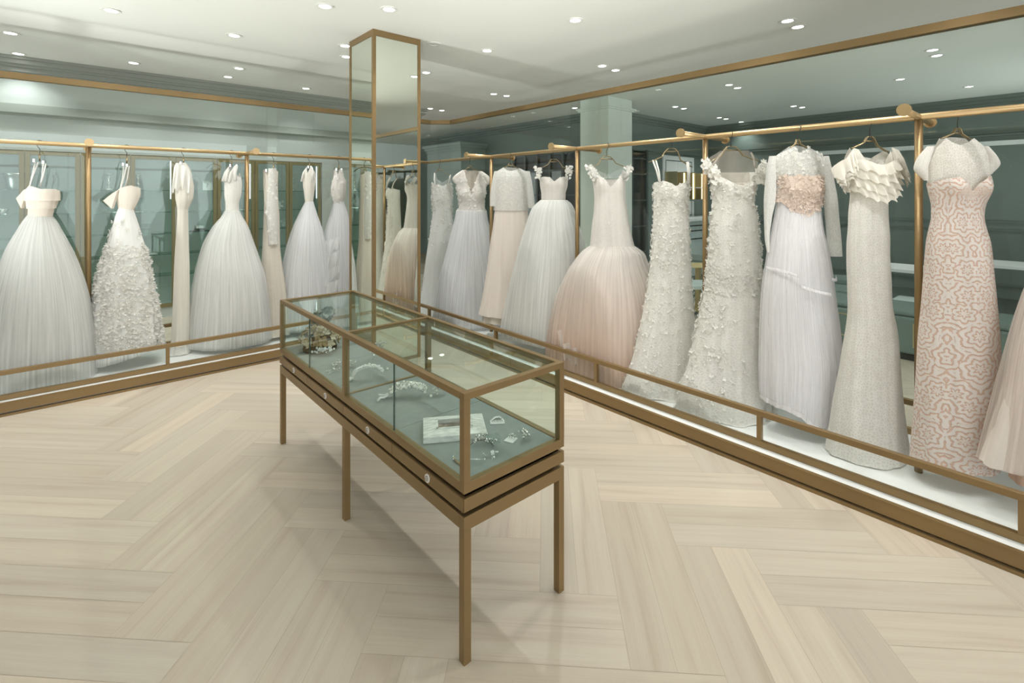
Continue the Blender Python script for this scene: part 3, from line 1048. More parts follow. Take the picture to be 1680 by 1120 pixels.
def downlight():
    t = empty('downlight', (0, 0, HC))
    rg = MB()
    n = 28
    for r, z in ((.070, -.0005), (.070, -.006), (.050, -.006), (.044, -.0005)):
        for k in range(n):
            a = 2 * pi * k / n
            rg.v.append((r * cos(a), r * sin(a), z))
    for i in range(3):
        for k in range(n):
            k2 = (k + 1) % n
            rg.f.append((i * n + k, i * n + k2, (i + 1) * n + k2, (i + 1) * n + k))
    rg.build('trim_ring', M['trim'], t)
    MB().lathe([(.0435, -.001), (.0435, -.0025)], n).build('lens', M['lens'], t)
    return t
dl0 = downlight()
def spot(loc, energy, size=118, blend=.85, col=(1, .955, .88), r=.03, aim=None):
    l = bpy.data.lights.new('spot_lamp', 'SPOT')
    l.energy = energy
    l.spot_size = radians(size)
    l.spot_blend = blend
    l.color = col
    l.shadow_soft_size = r
    o = bpy.data.objects.new('spot_lamp', l)
    COL.objects.link(o)
    o.location = loc
    if aim:
        o.rotation_euler = (Vector(aim) - Vector(loc)).to_track_quat('-Z', 'Y').to_euler()
    return o
WARM, COOL, NEUT = (1, .985, .95), (.97, 1.0, .99), (1, .99, .965)
ES = 28.0
first = True
for px, py, on, lb in LIGHTS:
    x, y = atZ(px, py, HC)
    t = dl0 if first else copy_tree(dl0)
    first = False
    t.location = (x, y, HC)
    tag(t, lb, 'downlight', 'recessed ceiling downlights')
    if on == 0:
        for ch in t.children:
            if ch.name.startswith('lens'):
                ch.data = ch.data.copy()
                ch.data.materials[0] = M['lens_dim']
        continue
    if on == 2:
        for ch in t.children:
            if ch.name.startswith('lens'):
                ch.rotation_euler = (radians(0), 0, 0)
    lounge = x > XG or y > 9
    nook = y > 6.2 and x < 4.2
    e = ES * (.8 if lounge else (1.0 if nook else 1.0))
    e *= 1.9 if 3.1 < x < 3.6 else (1.4 if 5.2 < y < 5.5 else (.55 if not (nook or lounge) else 1))
    spot((x, y, HC - .02), e, col=COOL if (nook or lounge) else WARM)
# the salon's lamps that stand outside the picture
for x, y in ((3.3, 1.69), (3.3, .45), (3.3, -.8), (-.78, 5.35), (-1.75, 5.35), (-1.44, 7.3), (.55, 3.9), (-.6, 3.9), (-1.9, 3.6),
             (1.5, 2.4), (.2, 2.4), (-1.2, 2.2), (2.1, .9), (.7, .8), (-.7, .8), (1.5, -.8), (0, -.8), (-1.5, -.8)):
    spot((x, y, HC - .02), ES * (1.9 if x > 3 else (1.4 if 5 < y < 6 else .45)), col=WARM if y < 5 else NEUT)

# added ceiling fills: unseen spots near the floors, aimed up to brighten the ceiling
def ceiling_fill(p, aim, e, size=75, col=(1, .985, .90)):
    o = spot(p, e, size=size, blend=1.0, col=col, r=.12, aim=aim)
    o.name = 'ceiling_fill_lamp'
COOLW = (.96, 1, .965)
ceiling_fill((-2.7, 4.4, .5), (.9, 4.9, HC), 680, 66, COOLW)
ceiling_fill((-1.9, 2.4, .5), (1.2, 3.0, HC), 90)
ceiling_fill((2.4, -.9, .5), (2.6, 2.6, HC), 130, 64)
ceiling_fill((-.3, -1.6, .5), (3.7, 3.2, HC + 1.3), 950, 42, COOLW)
ceiling_fill((-1.5, -1.2, .5), (2.9, 4.6, HC + 1.8), 420, 40, COOLW)
ceiling_fill((-3.4, 6.9, .5), (0, 7.0, HC), 220, 80, (.95, 1, .97))
ceiling_fill((8.0, -3.5, .5), (7.6, 1.5, HC), 260, 110, (.93, 1, .96))
ceiling_fill((9.6, -1.2, .5), (8.6, 2.5, HC), 200, 110, (.93, 1, .96))
# added ceiling spots to brighten the gowns; only those near the column have fixtures
for p, q, e in (((2.0, .3), (3.45, .45), 60), ((2.0, 1.1), (3.45, 1.3), 60), ((1.9, 2.0), (3.45, 2.2), 70), ((1.7, 2.8), (3.4, 3.0), 80), ((1.948, 3.773), (3.4, 4.3), 60),
                ((1.948, 3.773), (3.3, 5.2), 50), ((.2, 3.5), (.08, 5.6), 70), ((-.9, 3.6), (-.5, 5.6), 60), ((1.0, 3.6), (1.2, 5.6), 70), ((1.525, 4.055), (2.1, 5.6), 50)):
    spot((p[0], p[1], HC - .02), e, 62, 1.0, NEUT, .06, (q[0], q[1], .95)).name = 'gown_fill_lamp'
# ------------------------------------------------------------------ glass display case
KX0, KY0 = .990, 1.377
KW, KL = .497, 2.03
case = thing('display_case', 'long bronze framed glass display case on six slim legs in the middle of the floor', 'display case', (KX0, KY0, 0))
lw = .03
for y in (0, KL / 2 - lw / 2, KL - lw):
    for x in (0, KW - lw):
        MB().box(x, x + lw, y, y + lw, 0, .456).build('leg', M['bronze'], case, bevel=.001)
def ring(z0, z1, t_, x0=0, x1=KW, y0=0, y1=KL, mid=False):
    m = MB()
    m.box(x0, x1, y0, y0 + t_, z0, z1)
    m.box(x0, x1, y1 - t_, y1, z0, z1)
    m.box(x0, x0 + t_, y0 + t_, y1 - t_, z0, z1)
    m.box(x1 - t_, x1, y0 + t_, y1 - t_, z0, z1)
    if mid:
        m.box(x0 + t_, x1 - t_, KL / 2 - t_ / 2, KL / 2 + t_ / 2, z0, z1)
    return m
ring(.4565, .5045, .03, mid=True).build('table_frame', M['bronze'], case, bevel=.001)
MB().box(.034, KW - .034, .034, KL - .034, .4665, .5825).build('dark_core', M['dark_gap'], case)
ring(.5205, .5665, .015).build('drawer_band', M['bronze'], case, bevel=.001)
M['lock'] = simple('chrome lock', (.80, .79, .77), rough=.3, metal=.3)
for i in range(4):
    y0 = .004 + i * (KL - .004) / 4
    d = MB().box(-.0025, -.0002, y0, y0 + (KL - .004) / 4 - .003, .521, .566).build('drawer', M['bronze'], case)
    yc = y0 + KL / 8 - .03
    lk = MB().tube([(-.0026, yc, .544), (-.0065, yc, .544)], .0155, 24).build('lock', M['lock'], d)
    g = MB()
    g.tube([(-.0070, yc - .0085 * cos(a), .544 + .0085 * sin(a)) for a in [radians(40 + 10 * j) for j in range(29)]], .0010, 6)
    g.box(-.0075, -.0066, yc - .0075, yc + .001, .543, .545)
    g.build('key_slot', M['dark_hanger'], d)
ring(.583, .617, .026, mid=False).build('base_frame', M['bronze'], case, bevel=.001)
MB().box(.026, KW - .026, KL / 2 - .008, KL / 2 + .008, .6005, .6185).build('divider_bar', M['bronze'], case)
for i in range(4):
    y0 = .027 + i * (KL - .054) / 4
    MB().box(.027, KW - .027, y0 + (.009 if i == 2 else .001), y0 + (KL - .054) / 4 - (.009 if i == 1 else .001), .590, .614).build('deck_pad', M['suede'], case, bevel=.002)
ZD = .6145
ring(.901, .925, .024).build('top_frame', M['bronze'], case, bevel=.001)
MB().box(.024, KW - .024, KL / 2 - .011, KL / 2 + .011, .905, .924).build('top_bar', M['bronze'], case)
pw = .026
for y in (0, KL - pw):
    for x in (0, KW - pw):
        MB().box(x, x + pw, y, y + pw, .6172, .9008).build('corner_post', M['bronze'], case)
for x in (0, KW - pw):
    MB().box(x, x + pw, KL / 2 - pw / 2, KL / 2 + pw / 2, .6172, .9008).build('middle_post', M['bronze'], case)
cg = M['case_glass']
for y0, y1 in ((.027, KL / 2 - .014), (KL / 2 + .014, KL - .027)):
    ym = (y0 + y1) / 2
    for a, b_ in ((y0, ym - .0015), (ym + .0015, y1)):
        MB().box(.008, .014, a, b_, .6175, .9005).build('glass_door', cg, case)
    MB().box(.0075, .0145, ym - .0013, ym + .0013, .6175, .9005).build('door_gap', M['pane_edge'], case)
    MB().box(KW - .014, KW - .008, y0, y1, .6175, .9005).build('glass_back', cg, case)
    MB().box(.025, KW - .025, y0 - .001, y1 + .001, .912, .919).build('glass_top', cg, case)
for y in (.008, KL - .014):
    MB().box(.027, KW - .027, y, y + .006, .6175, .9005).build('glass_end', cg, case)

def on_deck(px, py, h=0.0):
    x, y = atZ(px, py, ZD + h)
    return (x, y, ZD + .0005)

# white picture frame
p0 = atZ(690, 681, ZD + .035); p1 = atZ(786, 676, ZD + .035); p2 = atZ(805, 705, ZD + .035); p3 = atZ(698.5, 714, ZD + .035)
fcx, fcy = sum(p[0] for p in (p0, p1, p2, p3)) / 4, sum(p[1] for p in (p0, p1, p2, p3)) / 4
fw = (hypot(p1[0] - p0[0], p1[1] - p0[1]) + hypot(p2[0] - p3[0], p2[1] - p3[1])) / 2
fh = (hypot(p3[0] - p0[0], p3[1] - p0[1]) + hypot(p2[0] - p1[0], p2[1] - p1[1])) / 2
frz = atan2(p2[1] - p3[1], p2[0] - p3[0])
M['distress'] = simple('distressed white wood', (.78, .78, .76), rough=.7, noise_amt=.22, nscale=22, bump=.3, stretch=(1, 3, 3))
pf = thing('picture_frame', 'distressed white picture frame lying face up in the display case', 'picture frame', (fcx, fcy, ZD + .0005), frz)
bd = .245
fr = MB()
X, Y, x, y = fw / 2, fh / 2, fw / 2 - bd * fw * .92, fh / 2 - bd * fh * 1.12
for a, b_ in (((-X, -Y), (X, -Y)), ((X, -Y), (X, Y)), ((X, Y), (-X, Y)), ((-X, Y), (-X, -Y))):
    ia = (math.copysign(x, a[0]), math.copysign(y, a[1])); ib = (math.copysign(x, b_[0]), math.copysign(y, b_[1]))
    k = len(fr.v)
    fr.v += [(a[0], a[1], 0), (b_[0], b_[1], 0), (ib[0], ib[1], 0), (ia[0], ia[1], 0),
             (a[0], a[1], .026), (b_[0], b_[1], .026), (ib[0], ib[1], .034), (ia[0], ia[1], .034)]
    for q in ((0, 3, 2, 1), (4, 5, 6, 7), (0, 1, 5, 4), (1, 2, 6, 5), (2, 3, 7, 6), (3, 0, 4, 7)):
        fr.f.append(tuple(k + i for i in q))
fr.build('frame', M['distress'], pf, bevel=.002)
li = MB()
for s in (-1, 1):
    li.box(-x - .006, x + .006, s * y - .004, s * y + .004, .034, .037)
    li.box(s * x - .004, s * x + .004, -y - .006, y + .006, .034, .037)
li.build('inner_moulding', M['distress'], pf)
m_, nt_, out_ = new_mat('dark photograph')
tc_ = N(nt_, 'ShaderNodeTexCoord'); nz_ = N(nt_, 'ShaderNodeTexNoise', Scale=22.0, Detail=5.0, Distortion=.8)
nt_.links.new(tc_.outputs['Object'], nz_.inputs['Vector'])
cr_ = N(nt_, 'ShaderNodeValToRGB'); e_ = cr_.color_ramp.elements
e_[0].position, e_[0].color = .38, c4((.10, .09, .075)); e_[1].position, e_[1].color = .68, c4((.55, .42, .38))
k_ = e_.new(.52); k_.color = c4((.22, .18, .15))
b_ = N(nt_, 'ShaderNodeBsdfPrincipled', Roughness=.3)
nt_.links.new(nz_.outputs['Fac'], cr_.inputs[0]); nt_.links.new(cr_.outputs[0], b_.inputs['Base Color']); nt_.links.new(b_.outputs[0], out_.inputs[0])
MB().box(-x - .002, x + .002, -y - .002, y + .002, .014, .018).build('picture', m_, pf)
MB().box(-X + .01, X - .01, -Y + .01, Y - .01, .002, .0138).build('backing', M['distress'], pf)

def place(o, loc, rz=0.0):
    o.location = loc
    o.rotation_euler = (0, 0, rz)
    return o
def card_piece(name, px, py, rz, label, flowers, w=.052, h=.03):
    t = thing(name, label, 'hair accessory', on_deck(px, py), rz)
    MB().box(-w / 2, w / 2, -h / 2, h / 2, 0, .004).build('card', M['white'], t, bevel=.0005)
    j = MB(); l = MB()
    rr = random.Random(px)
    for i in range(flowers):
        a = (i + .5) / flowers
        p_ = ((a - .5) * w * .8, h * .25 + rr.uniform(-.004, .004), .010 + .012 * sin(pi * a))
        for q in range(5):
            an = q * 2 * pi / 5
            j.ball((p_[0] + .0035 * cos(an), p_[1] + .0035 * sin(an) , p_[2]), .0024, 6)
        l.tube([(p_[0], p_[1], .003), p_], .0012, 5)
        l.ball(p_, .002, 6)
    j.build('crystal_beads', M['silver'], t)
    l.build('wire', M['twig'], t)
    return t
card_piece('crystal_comb', 816, 693, YAW + .1, 'dark wired crystal comb on a white card behind the picture frame corner', 7, .062, .034)
card_piece('crystal_earrings', 838, 722, YAW - .5, 'crystal flower earring on a tilted white card near the case end', 3, .04, .045)
def wire_spray(name, px, py, rz, label, length, n, rise, bead, cat='hair accessory', mat='crystal', wire='silver', spread=.02, seed=1):
    t = thing(name, label, cat, on_deck(px, py), rz)
    rr = random.Random(seed)
    w_ = MB(); b_ = MB()
    ax = []
    for i in range(13):
        a = i / 12
        ax.append(((a - .5) * length, .25 * length * (1 - (2 * a - 1) ** 2) * .5, .003 + rise * sin(pi * a)))
    w_.tube(ax, .0011, 5)
    for i in range(n):
        a = rr.random()
        k = min(11, int(a * 12))
        q = Vector(ax[k])
        e_ = q + Vector((rr.uniform(-1, 1) * spread * 1.25, rr.uniform(-1, 1) * spread * 1.25, rr.uniform(.25, 1) * spread * 1.25))
        w_.tube([q, (q + e_) / 2 + Vector((0, 0, .003)), e_], .0008, 4)
        b_.ball(e_, bead * 1.4 * rr.uniform(.7, 1.25), 6)
    w_.build('wire', M[wire], t, smooth=True)
    b_.build('beads', M[mat], t, smooth=True)
    return t
wire_spray('crystal_earrings', 862, 720, .3, 'loose silver flower earring right of the tilted white card', .03, 14, .012, .0035, mat='silver', wire='twig', spread=.016, seed=4)
wire_spray('hair_vine', 790, 733, YAW, 'branching silver hair vine just in front of the picture frame corner', .10, 26, .016, .0035, mat='silver', wire='twig', spread=.018, seed=5)
wire_spray('drop_earring', 812, 750, YAW + 1.2, 'thin crystal drop earring in front of the acrylic block', .05, 14, .006, .0026, cat='jewellery', spread=.008, seed=6)
ac = MB().box(-.028, .028, -.02, .02, 0, .022).build('acrylic_block', M['acrylic'], None, bevel=.001)
place(ac, on_deck(808, 724), YAW + .25)
tag(ac, 'clear acrylic block between the hair vine and the tilted card', 'display block')
# headband with ribbon covered ends
hb = thing('headband', 'thin wire headband with tan ribbon ends in the near corner of the case', 'hair accessory', on_deck(770, 752), YAW)
arc = [(.062 * cos(a), .04 * sin(a), .003 + .016 * sin(a) ** 2) for a in [radians(200 + 10 * i) for i in range(-6, 22)]]
MB().tube(arc, .0012, 5).build('wire', M['silver'], hb, smooth=True)
MB().tube([(-.058, -.005, .004), (-.045, -.028, .004), (-.030, -.046, .004)], .004, 6).build('ribbon_end', M['tan_petal'], hb)
bb = MB()
for i in (3, 6, 12, 16, 20):
    bb.ball(arc[i], .0032, 6)
bb.build('beads', M['crystal'], hb, smooth=True)

def tiara(name, px, py, rz, label, R, n_rows, h, seed, mat='silver', ribbon=True):
    t = thing(name, label, 'hair accessory', on_deck(px, py), rz)
    rr = random.Random(seed)
    base = MB(); be = MB(); pr = MB()
    N_ = 52
    pts = []
    for i in range(N_ + 1):
        a = pi * (.08 + .84 * i / N_)
        pts.append((R * cos(a), -R * .25 * sin(a), .004 + h * sin(a)))
    base.tube(pts, .006, 6)
    for i in range(0, N_ + 1):
        p_ = Vector(pts[i])
        for r_ in range(n_rows):
            o = Vector((rr.uniform(-.004, .004), -.006 - .008 * r_, .012 - .004 * r_ + rr.uniform(-.004, .008)))
            (be if rr.random() < .7 else pr).ball(p_ + o, rr.uniform(.0042, .0075), 6)
    base.build('band', M['pearl'], t, smooth=True)
    be.build('crystal_beads', M[mat], t, smooth=True)
    pr.build('pearl_beads', M['pearl'], t, smooth=True)
    if ribbon:
        rb = MB()
        for s in (0, 1):
            q = [(-R * (.97 + .16 * k), -.02 - .012 * s * k, .006 + .012 * abs(sin(k * 1.3 + s))) for k in range(5)]
            rb.tube(q, .006, 6)
        rb.build('ribbon', M['white'], t, smooth=True)
    return t
tiara('beaded_tiara', 670, 648, YAW + .15, 'curved crystal beaded tiara with white ribbon ends, beside the glass door seam', .088, 4, .055, 11)
tiara('flower_tiara', 604, 620, YAW + .3, 'airy crystal flower tiara on a curved stand near the case divider', .080, 2, .060, 12, mat='crystal')
wire_spray('crystal_spray', 622, 590, YAW + .5, 'tall crystal spray rising behind the flower tiara', .08, 34, .075, .0048, mat='silver', spread=.032, seed=13)
wire_spray('crystal_comb', 722, 648, YAW + .9, 'small sparkling crystal comb right of the beaded tiara', .05, 38, .035, .004, mat='silver', spread=.018, seed=14)
wire_spray('hair_vine', 566, 603, YAW + .2, 'silver leaf hair vine left of the flower tiara by the divider', .10, 30, .02, .0045, mat='silver', spread=.022, seed=15)
wire_spray('crystal_spray', 532, 583, YAW, 'flat crystal leaf spray in front of the silk flower headpiece', .10, 36, .02, .0048, mat='crystal', spread=.024, seed=16)
wire_spray('hair_pins', 548, 612, YAW + .8, 'few silver hair pins left of the middle post', .07, 14, .006, .003, mat='silver', spread=.014, seed=17)
for px, py, lb in ((635.5, 607, 'pearl ball pin standing left of the glass door seam'), (707, 652, 'pearl ball pin standing left of the small crystal comb')):
    o = MB().ball((0, 0, .0075), .007, 12).build('pearl_pin', M['pearl'], None, smooth=True)
    place(o, on_deck(px, py))
    tag(o, lb, 'hair accessory')
# large silk flower headpiece at the far end
x, y, z = on_deck(525, 573)
hp = thing('silk_flower_headpiece', 'large headpiece of cream and tan silk petals on a dark stand', 'hair accessory', (x, y, z), YAW)
MB().lathe([(.10, 0), (.105, .015), (.09, .05), (.06, .07)], 20).build('stand', simple('dark brown stand', (.05, .035, .02), rough=.7), hp)
rr = random.Random(21)
ca, cb = MB(), MB()
for i in range(70):
    a, e_ = rr.uniform(0, 2 * pi), rr.uniform(-.15, 1.3)
    d = Vector((cos(a) * cos(e_), sin(a) * cos(e_), sin(e_)))
    p_ = Vector((d.x * .105, d.y * .085, .06 + d.z * .085))
    (ca if rr.random() < .6 else cb).petal_flower(p_, d, rr.uniform(.022, .036), rr.uniform(0, 6), 5, .7)
ca.build('cream_petals', M['cream_petal'], hp)
cb.build('tan_petals', M['tan_petal'], hp)
x, y, z = on_deck(520, 552)
gp = thing('silk_rose_headpiece', 'grey blue silk rose headpiece behind the cream silk flowers', 'hair accessory', (1.262, 3.30, z), YAW)
MB().lathe([(.05, 0), (.05, .01), (.008, .014), (.008, .15)], 16).build('stand', M['black'], gp)
ca = MB()
for cx_, cz_, R_ in ((0, .20, .045), (-.075, .165, .035), (-.10, .08, .04), (-.06, .10, .04)):
    for i in range(26):
        a, e_ = rr.uniform(0, 2 * pi), rr.uniform(-1.2, 1.4)
        d = Vector((cos(a) * cos(e_), sin(a) * cos(e_), sin(e_)))
        ca.petal_flower(Vector((cx_, 0, cz_)) + d * R_ * .7, d, .022, rr.uniform(0, 6), 5, .6)
ca.build('petals', M['grey_petal'], gp)
# ------------------------------------------------------------------ gowns
def hermite(tab, y):
    """smooth interpolation of [(y, v...), ...]"""
    n = len(tab)
    if y <= tab[0][0]:
        return tab[0][1:]
    if y >= tab[-1][0]:
        return tab[-1][1:]
    for i in range(n - 1):
        if tab[i][0] <= y <= tab[i + 1][0]:
            break
    y0, y1 = tab[i][0], tab[i + 1][0]
    h = (y1 - y0) or 1e-6
    t = (y - y0) / h
    out = []
    for c in range(1, len(tab[0])):
        v0, v1 = tab[i][c], tab[i + 1][c]
        d = (v1 - v0) / h
        dp = (v0 - tab[i - 1][c]) / ((y0 - tab[i - 1][0]) or 1e-6) if i > 0 else d
        dn = (tab[i + 2][c] - v1) / ((tab[i + 2][0] - y1) or 1e-6) if i < n - 2 else d
        m0 = 0 if dp * d <= 0 else 2 * dp * d / (dp + d)
        m1 = 0 if dn * d <= 0 else 2 * dn * d / (dn + d)
        t2, t3 = t * t, t * t * t
        out.append((2 * t3 - 3 * t2 + 1) * v0 + (t3 - 2 * t2 + t) * h * m0 + (-2 * t3 + 3 * t2) * v1 + (t3 - t2) * h * m1)
    return tuple(out)

def lin(tab, x):
    if x <= tab[0][0]:
        return tab[0][1]
    for i in range(len(tab) - 1):
        if x <= tab[i + 1][0]:
            f = (x - tab[i][0]) / ((tab[i + 1][0] - tab[i][0]) or 1e-6)
            return tab[i][1] + f * (tab[i + 1][1] - tab[i][1])
    return tab[-1][1]

class Gown:
    soft = 1.0
    def __init__(s, pc, rail, label, name='wedding_gown', off=0.0):
        s.pc = pc
        s.rail = rail
        if rail == 'R':
            y, s.z = onX(pc, XR)
            s.loc = (XR, y, ZP)
        else:
            x, s.z = onY(pc, YR)
            s.loc = (x, YR, ZP)
        s.u = (pc - CX) / F
        s.root = thing(name, label, 'wedding gown', s.loc, YAW, 'gowns hanging on the racks')
        s.off = off

    def X(s, px):
        return (px - s.pc) / F * s.z

    def Z(s, py):
        return H - (py - HZ) / F * s.z - ZP

    def shell(s, prof, k=.6, n=96, rows=60, top=None, back=None, yref=None, hem=None, yhref=None, folds=None, nf=14, seed=0,
              grow=1.0, bust=None, pinch=0.0, yoff=0.0, sharp=False, wob=0.0, twist=0.0):
        rr = random.Random(seed)
        p1, p2, p3 = (rr.uniform(0, 6.28) for _ in range(3))
        y0, y1 = prof[0][0], prof[-1][0]
        yref = yref if yref is not None else y0 + (y1 - y0) * .12
        yhref = yhref if yhref is not None else y0 + (y1 - y0) * .7
        mb = MB()
        grid = []
        kf = (lambda y: k) if not isinstance(k, list) else (lambda y: lin(k, y))
        xl0, xr0 = prof[0][1:]
        for i in range(rows + 1):
            t = i / rows
            py = y0 + (y1 - y0) * t
            row = []
            for j in range(n + 1):
                th = 2 * pi * j / n
                c, sn = cos(th), sin(th)
                p = py
                if top and py < yref:
                    pxt = (xl0 + xr0) / 2 + (xr0 - xl0) / 2 * c
                    nf_ = lin(top, pxt)
                    nb = lin(back, pxt) if back else nf_
                    f = .5 - .5 * max(-1, min(1, sn * 6))
                    nv = nf_ * f + nb * (1 - f)
                    p = yref + (py - yref) * (nv - yref) / (y0 - yref)
                xl, xr = hermite(prof, p)
                if hem and p > yhref:
                    hv = lin(hem, (xl + xr) / 2 + (xr - xl) / 2 * c)
                    p = yhref + (p - yhref) * (hv - yhref) / (y1 - yhref)
                kk = kf(p)
                a = (xr - xl) / 2 / F * s.z * grow / sqrt(1 + (kk * s.u) ** 2)
                xc = s.X((xl + xr) / 2)
                am = lin(folds, p) * s.soft if folds else 0.0
                ph = th + twist * (p - y0) / (y1 - y0)
                if am:
                    R1 = nf / 4.2
                    f = 0.0
                    for q, (rq, wq) in enumerate(((R1, 1.25), (R1 * 2.3, .75), (R1 * .55, .8))):
                        f += wq * noise.noise(Vector((rq * cos(ph) + 7.3 * q + p1, rq * sin(ph) + p2, p * .0035 + p3 + seed)))
                else:
                    f = 0
                r = 1 + am * f
                x = xc + a * c * r
                b = a * kk
                pin = 1.0
                if pinch and py < yref:
                    q = (yref - py) / (yref - y0)
                    pin = 1 - pinch * q * q
                y = b * sn * r * pin + yoff + s.off
                z = s.Z(p)
                if bust and sn < 0:
                    for bx, by, bw, bh, bd in bust:
                        dx = (x - s.X(bx)) / (bw / F * s.z)
                        dz = (p - by) / bh
                        y -= bd * math.exp(-dx * dx - dz * dz)
                if wob:
                    v = noise.noise_vector(Vector((x * 9, y * 9, z * 7 + seed)))
                    x += v.x * wob
                    y += v.y * wob
                if i > 0:
                    wx = s.loc[0] + x * BX[0] + y * BX[1]
                    wy = s.loc[1] + x * AX[0] + y * AX[1]
                    dx = dy = 0.0
                    if s.rail == 'R':
                        if wx < 3.16:
                            dx = 3.16 - .10 * (1 - math.exp((wx - 3.16) / .10)) * .45 - wx
                        elif wx > 3.90:
                            dx = 3.90 + (wx - 3.90) * .05 - wx
                    else:
                        if wy < 5.29:
                            dy = 5.29 - .10 * (1 - math.exp((wy - 5.29) / .10)) * .45 - wy
                        elif wy > 5.97:
                            dy = 5.97 + (wy - 5.97) * .05 - wy
                    if dx or dy:
                        x += dx * BX[0] + dy * AX[0]
                        y += dx * BX[1] + dy * AX[1]
                z = max(z, .004 + .003 * (1 + sin(9 * th)))
                row.append((x, y, z, j / n, p))
            grid.append(row)
        base = 0
        for row in grid:
            mb.v += [q[:3] for q in row]
        W = n + 1
        for i in range(rows):
            for j in range(n):
                q = (i * W + j, (i + 1) * W + j, (i + 1) * W + j + 1, i * W + j + 1)
                uvq = [(grid[i][j][3], grid[i][j][2]), (grid[i + 1][j][3], grid[i + 1][j][2]), (grid[i + 1][j + 1][3], grid[i + 1][j + 1][2]), (grid[i][j + 1][3], grid[i][j + 1][2])]
                mb.face(q, uvq)
        s.grid = grid
        s.n, s.rows = n, rows
        return mb

    def add(s, part, mat, parent=None, **kw):
        mb = s.shell(**kw)
        return mb.build(part, mat, parent or s.root, smooth=True)

    def flowers(s, part, mat, count, size, region=None, seed=1, parent=None, grid=None, cup=.45, petals=5, front=True):
        """petal flowers sewn on the last shell, where region(px, py) is true (a weight)"""
        random.seed(seed)
        g = grid or s.grid
        mb = MB()
        done = tries = 0
        while done < count and tries < count * 60:
            tries += 1
            i = random.randrange(len(g) - 1)
            j = random.randrange(len(g[0]) - 1)
            if front and sin(2 * pi * (j + .5) / (len(g[0]) - 1)) > .35:
                continue
            a, b, c = (Vector(g[i][j][:3]), Vector(g[i][j + 1][:3]), Vector(g[i + 1][j][:3]))
            area = (b - a).cross(c - a)
            px = s.pc + a.x / s.z * F
            py = g[i][j][4]
            wgt = 1.0 if region is None else region(px, py)
            if random.random() > wgt * min(1.0, area.length / 2.5e-4):
                continue
            nrm = -area.normalized() if area.length > 0 else Vector((0, -1, 0))
            cen = Vector((s.X((s.pc)), s.off, a.z))
            if nrm.dot(a - Vector((0, s.off, a.z))) < 0:
                nrm = -nrm
            p = a + (b - a) * random.random() + (c - a) * random.random()
            mb.petal_flower(p + nrm * .002, nrm + Vector((random.uniform(-.4, .4), random.uniform(-.3, .3), random.uniform(-.4, .4))), size * random.uniform(.7, 1.3), random.uniform(0, 6.3), petals, cup)
            done += 1
        return mb.build(part, mat, parent or s.root)

    def ruffle(s, part, mat, path, drop, waves=9, amp=.02, yf=0.0, seed=0, parent=None, flare=.03, cols=120, thick=5, taper=True):
        """wavy frill hanging from path [(px, py, y)]"""
        rr = random.Random(seed)
        p1, p2 = rr.uniform(0, 6.3), rr.uniform(0, 6.3)
        mb = MB()
        tab = [(i / (len(path) - 1),) + tuple(q) for i, q in enumerate(path)]
        for r in range(thick + 1):
            f = r / thick
            for c in range(cols + 1):
                t = c / cols
                px, py, yy = hermite(tab, t)
                e = sin(pi * t) ** .35 if taper else 1.0
                w = sin(waves * 2 * pi * t + p1 + .8 * sin(5 * t + p2))
                w2 = sin(waves * 3.7 * pi * t + p2)
                x = s.X(px) + amp * .6 * f * cos(waves * 2 * pi * t + p1) * .6
                y = yy + s.off + yf - flare * f * e - amp * f * w * e - amp * .3 * f * w2
                z = s.Z(py + drop * f * e * (1 + .10 * w2 + .08 * w))
                mb.v.append((x, y, z))
        W = cols + 1
        for r in range(thick):
            for c in range(cols):
                mb.face((r * W + c, (r + 1) * W + c, (r + 1) * W + c + 1, r * W + c + 1),
                        [(c / cols, 1 - r / thick * .1), (c / cols, 1 - (r + 1) / thick * .1), ((c + 1) / cols, 1 - (r + 1) / thick * .1), ((c + 1) / cols, 1 - r / thick * .1)])
        return mb.build(part, mat, parent or s.root, smooth=True)

    def strap(s, part, mat, pts, r=2.0, flat=None):
        mb = MB()
        for line in pts:
            mb.tube([(s.X(px), s.off + y, s.Z(py)) for px, py, y in line], r / F * s.z, 8)
        return mb.build(part, mat, s.root, smooth=True)

    def hanger(s, label, neck, tips, r=.0032, tipdrop=0):
        """wire hanger: hook over the rail, two arched shoulders to the tips, cross bar"""
        t = thing('clothes_hanger', label, 'hanger', (s.loc[0], s.loc[1], ZR), YAW, 'hangers on the racks')
        mat = M['hanger']
        top = ZP - ZR
        zn = s.Z(neck[1]) + top
        xn = s.X(neck[0])
        hk = []
        for i in range(12):
            a = radians(-60 + 24 * i)
            hk.append((xn * .5, -.0225 * cos(a) * 1.0, .0225 * sin(a)))
        hk = [(xn * .5, .0225 * cos(radians(a)), .0225 * sin(radians(a))) for a in range(-30, 215, 18)]
        hk += [(xn * .8, -.012, -.03), (xn, 0, -.04), (xn, 0, zn)]
        MB().tube(hk, .0024, 8).build('hook', M['dark_hanger'], t, smooth=True)
        f = MB()
        sh = []
        for (px, py) in tips:
            x, z = s.X(px), s.Z(py) + top
            d = 1 if x > xn else -1
            w = abs(x - xn)
            for yo in (-.006, .006):
                pl = [(xn + d * .004, yo, zn), (xn + d * w * .16, yo, zn - .004), (xn + d * w * .30, yo, zn - .03), (xn + d * w * .42, yo, zn + (z - zn) * .62), (xn + d * w * .8, yo, zn + (z - zn) * .9), (x, yo, z)]
                f.tube(pl, r, 8)
        f.build('shoulder_frame', mat, t, smooth=True)
        w0 = min(abs(s.X(tips[0][0]) - xn), abs(s.X(tips[1][0]) - xn)) * .32
        MB().tube([(xn - w0, 0, zn - .026), (xn + w0, 0, zn - .026)], .0045, 8).build('cross_bar', mat, t, smooth=True)
        return t

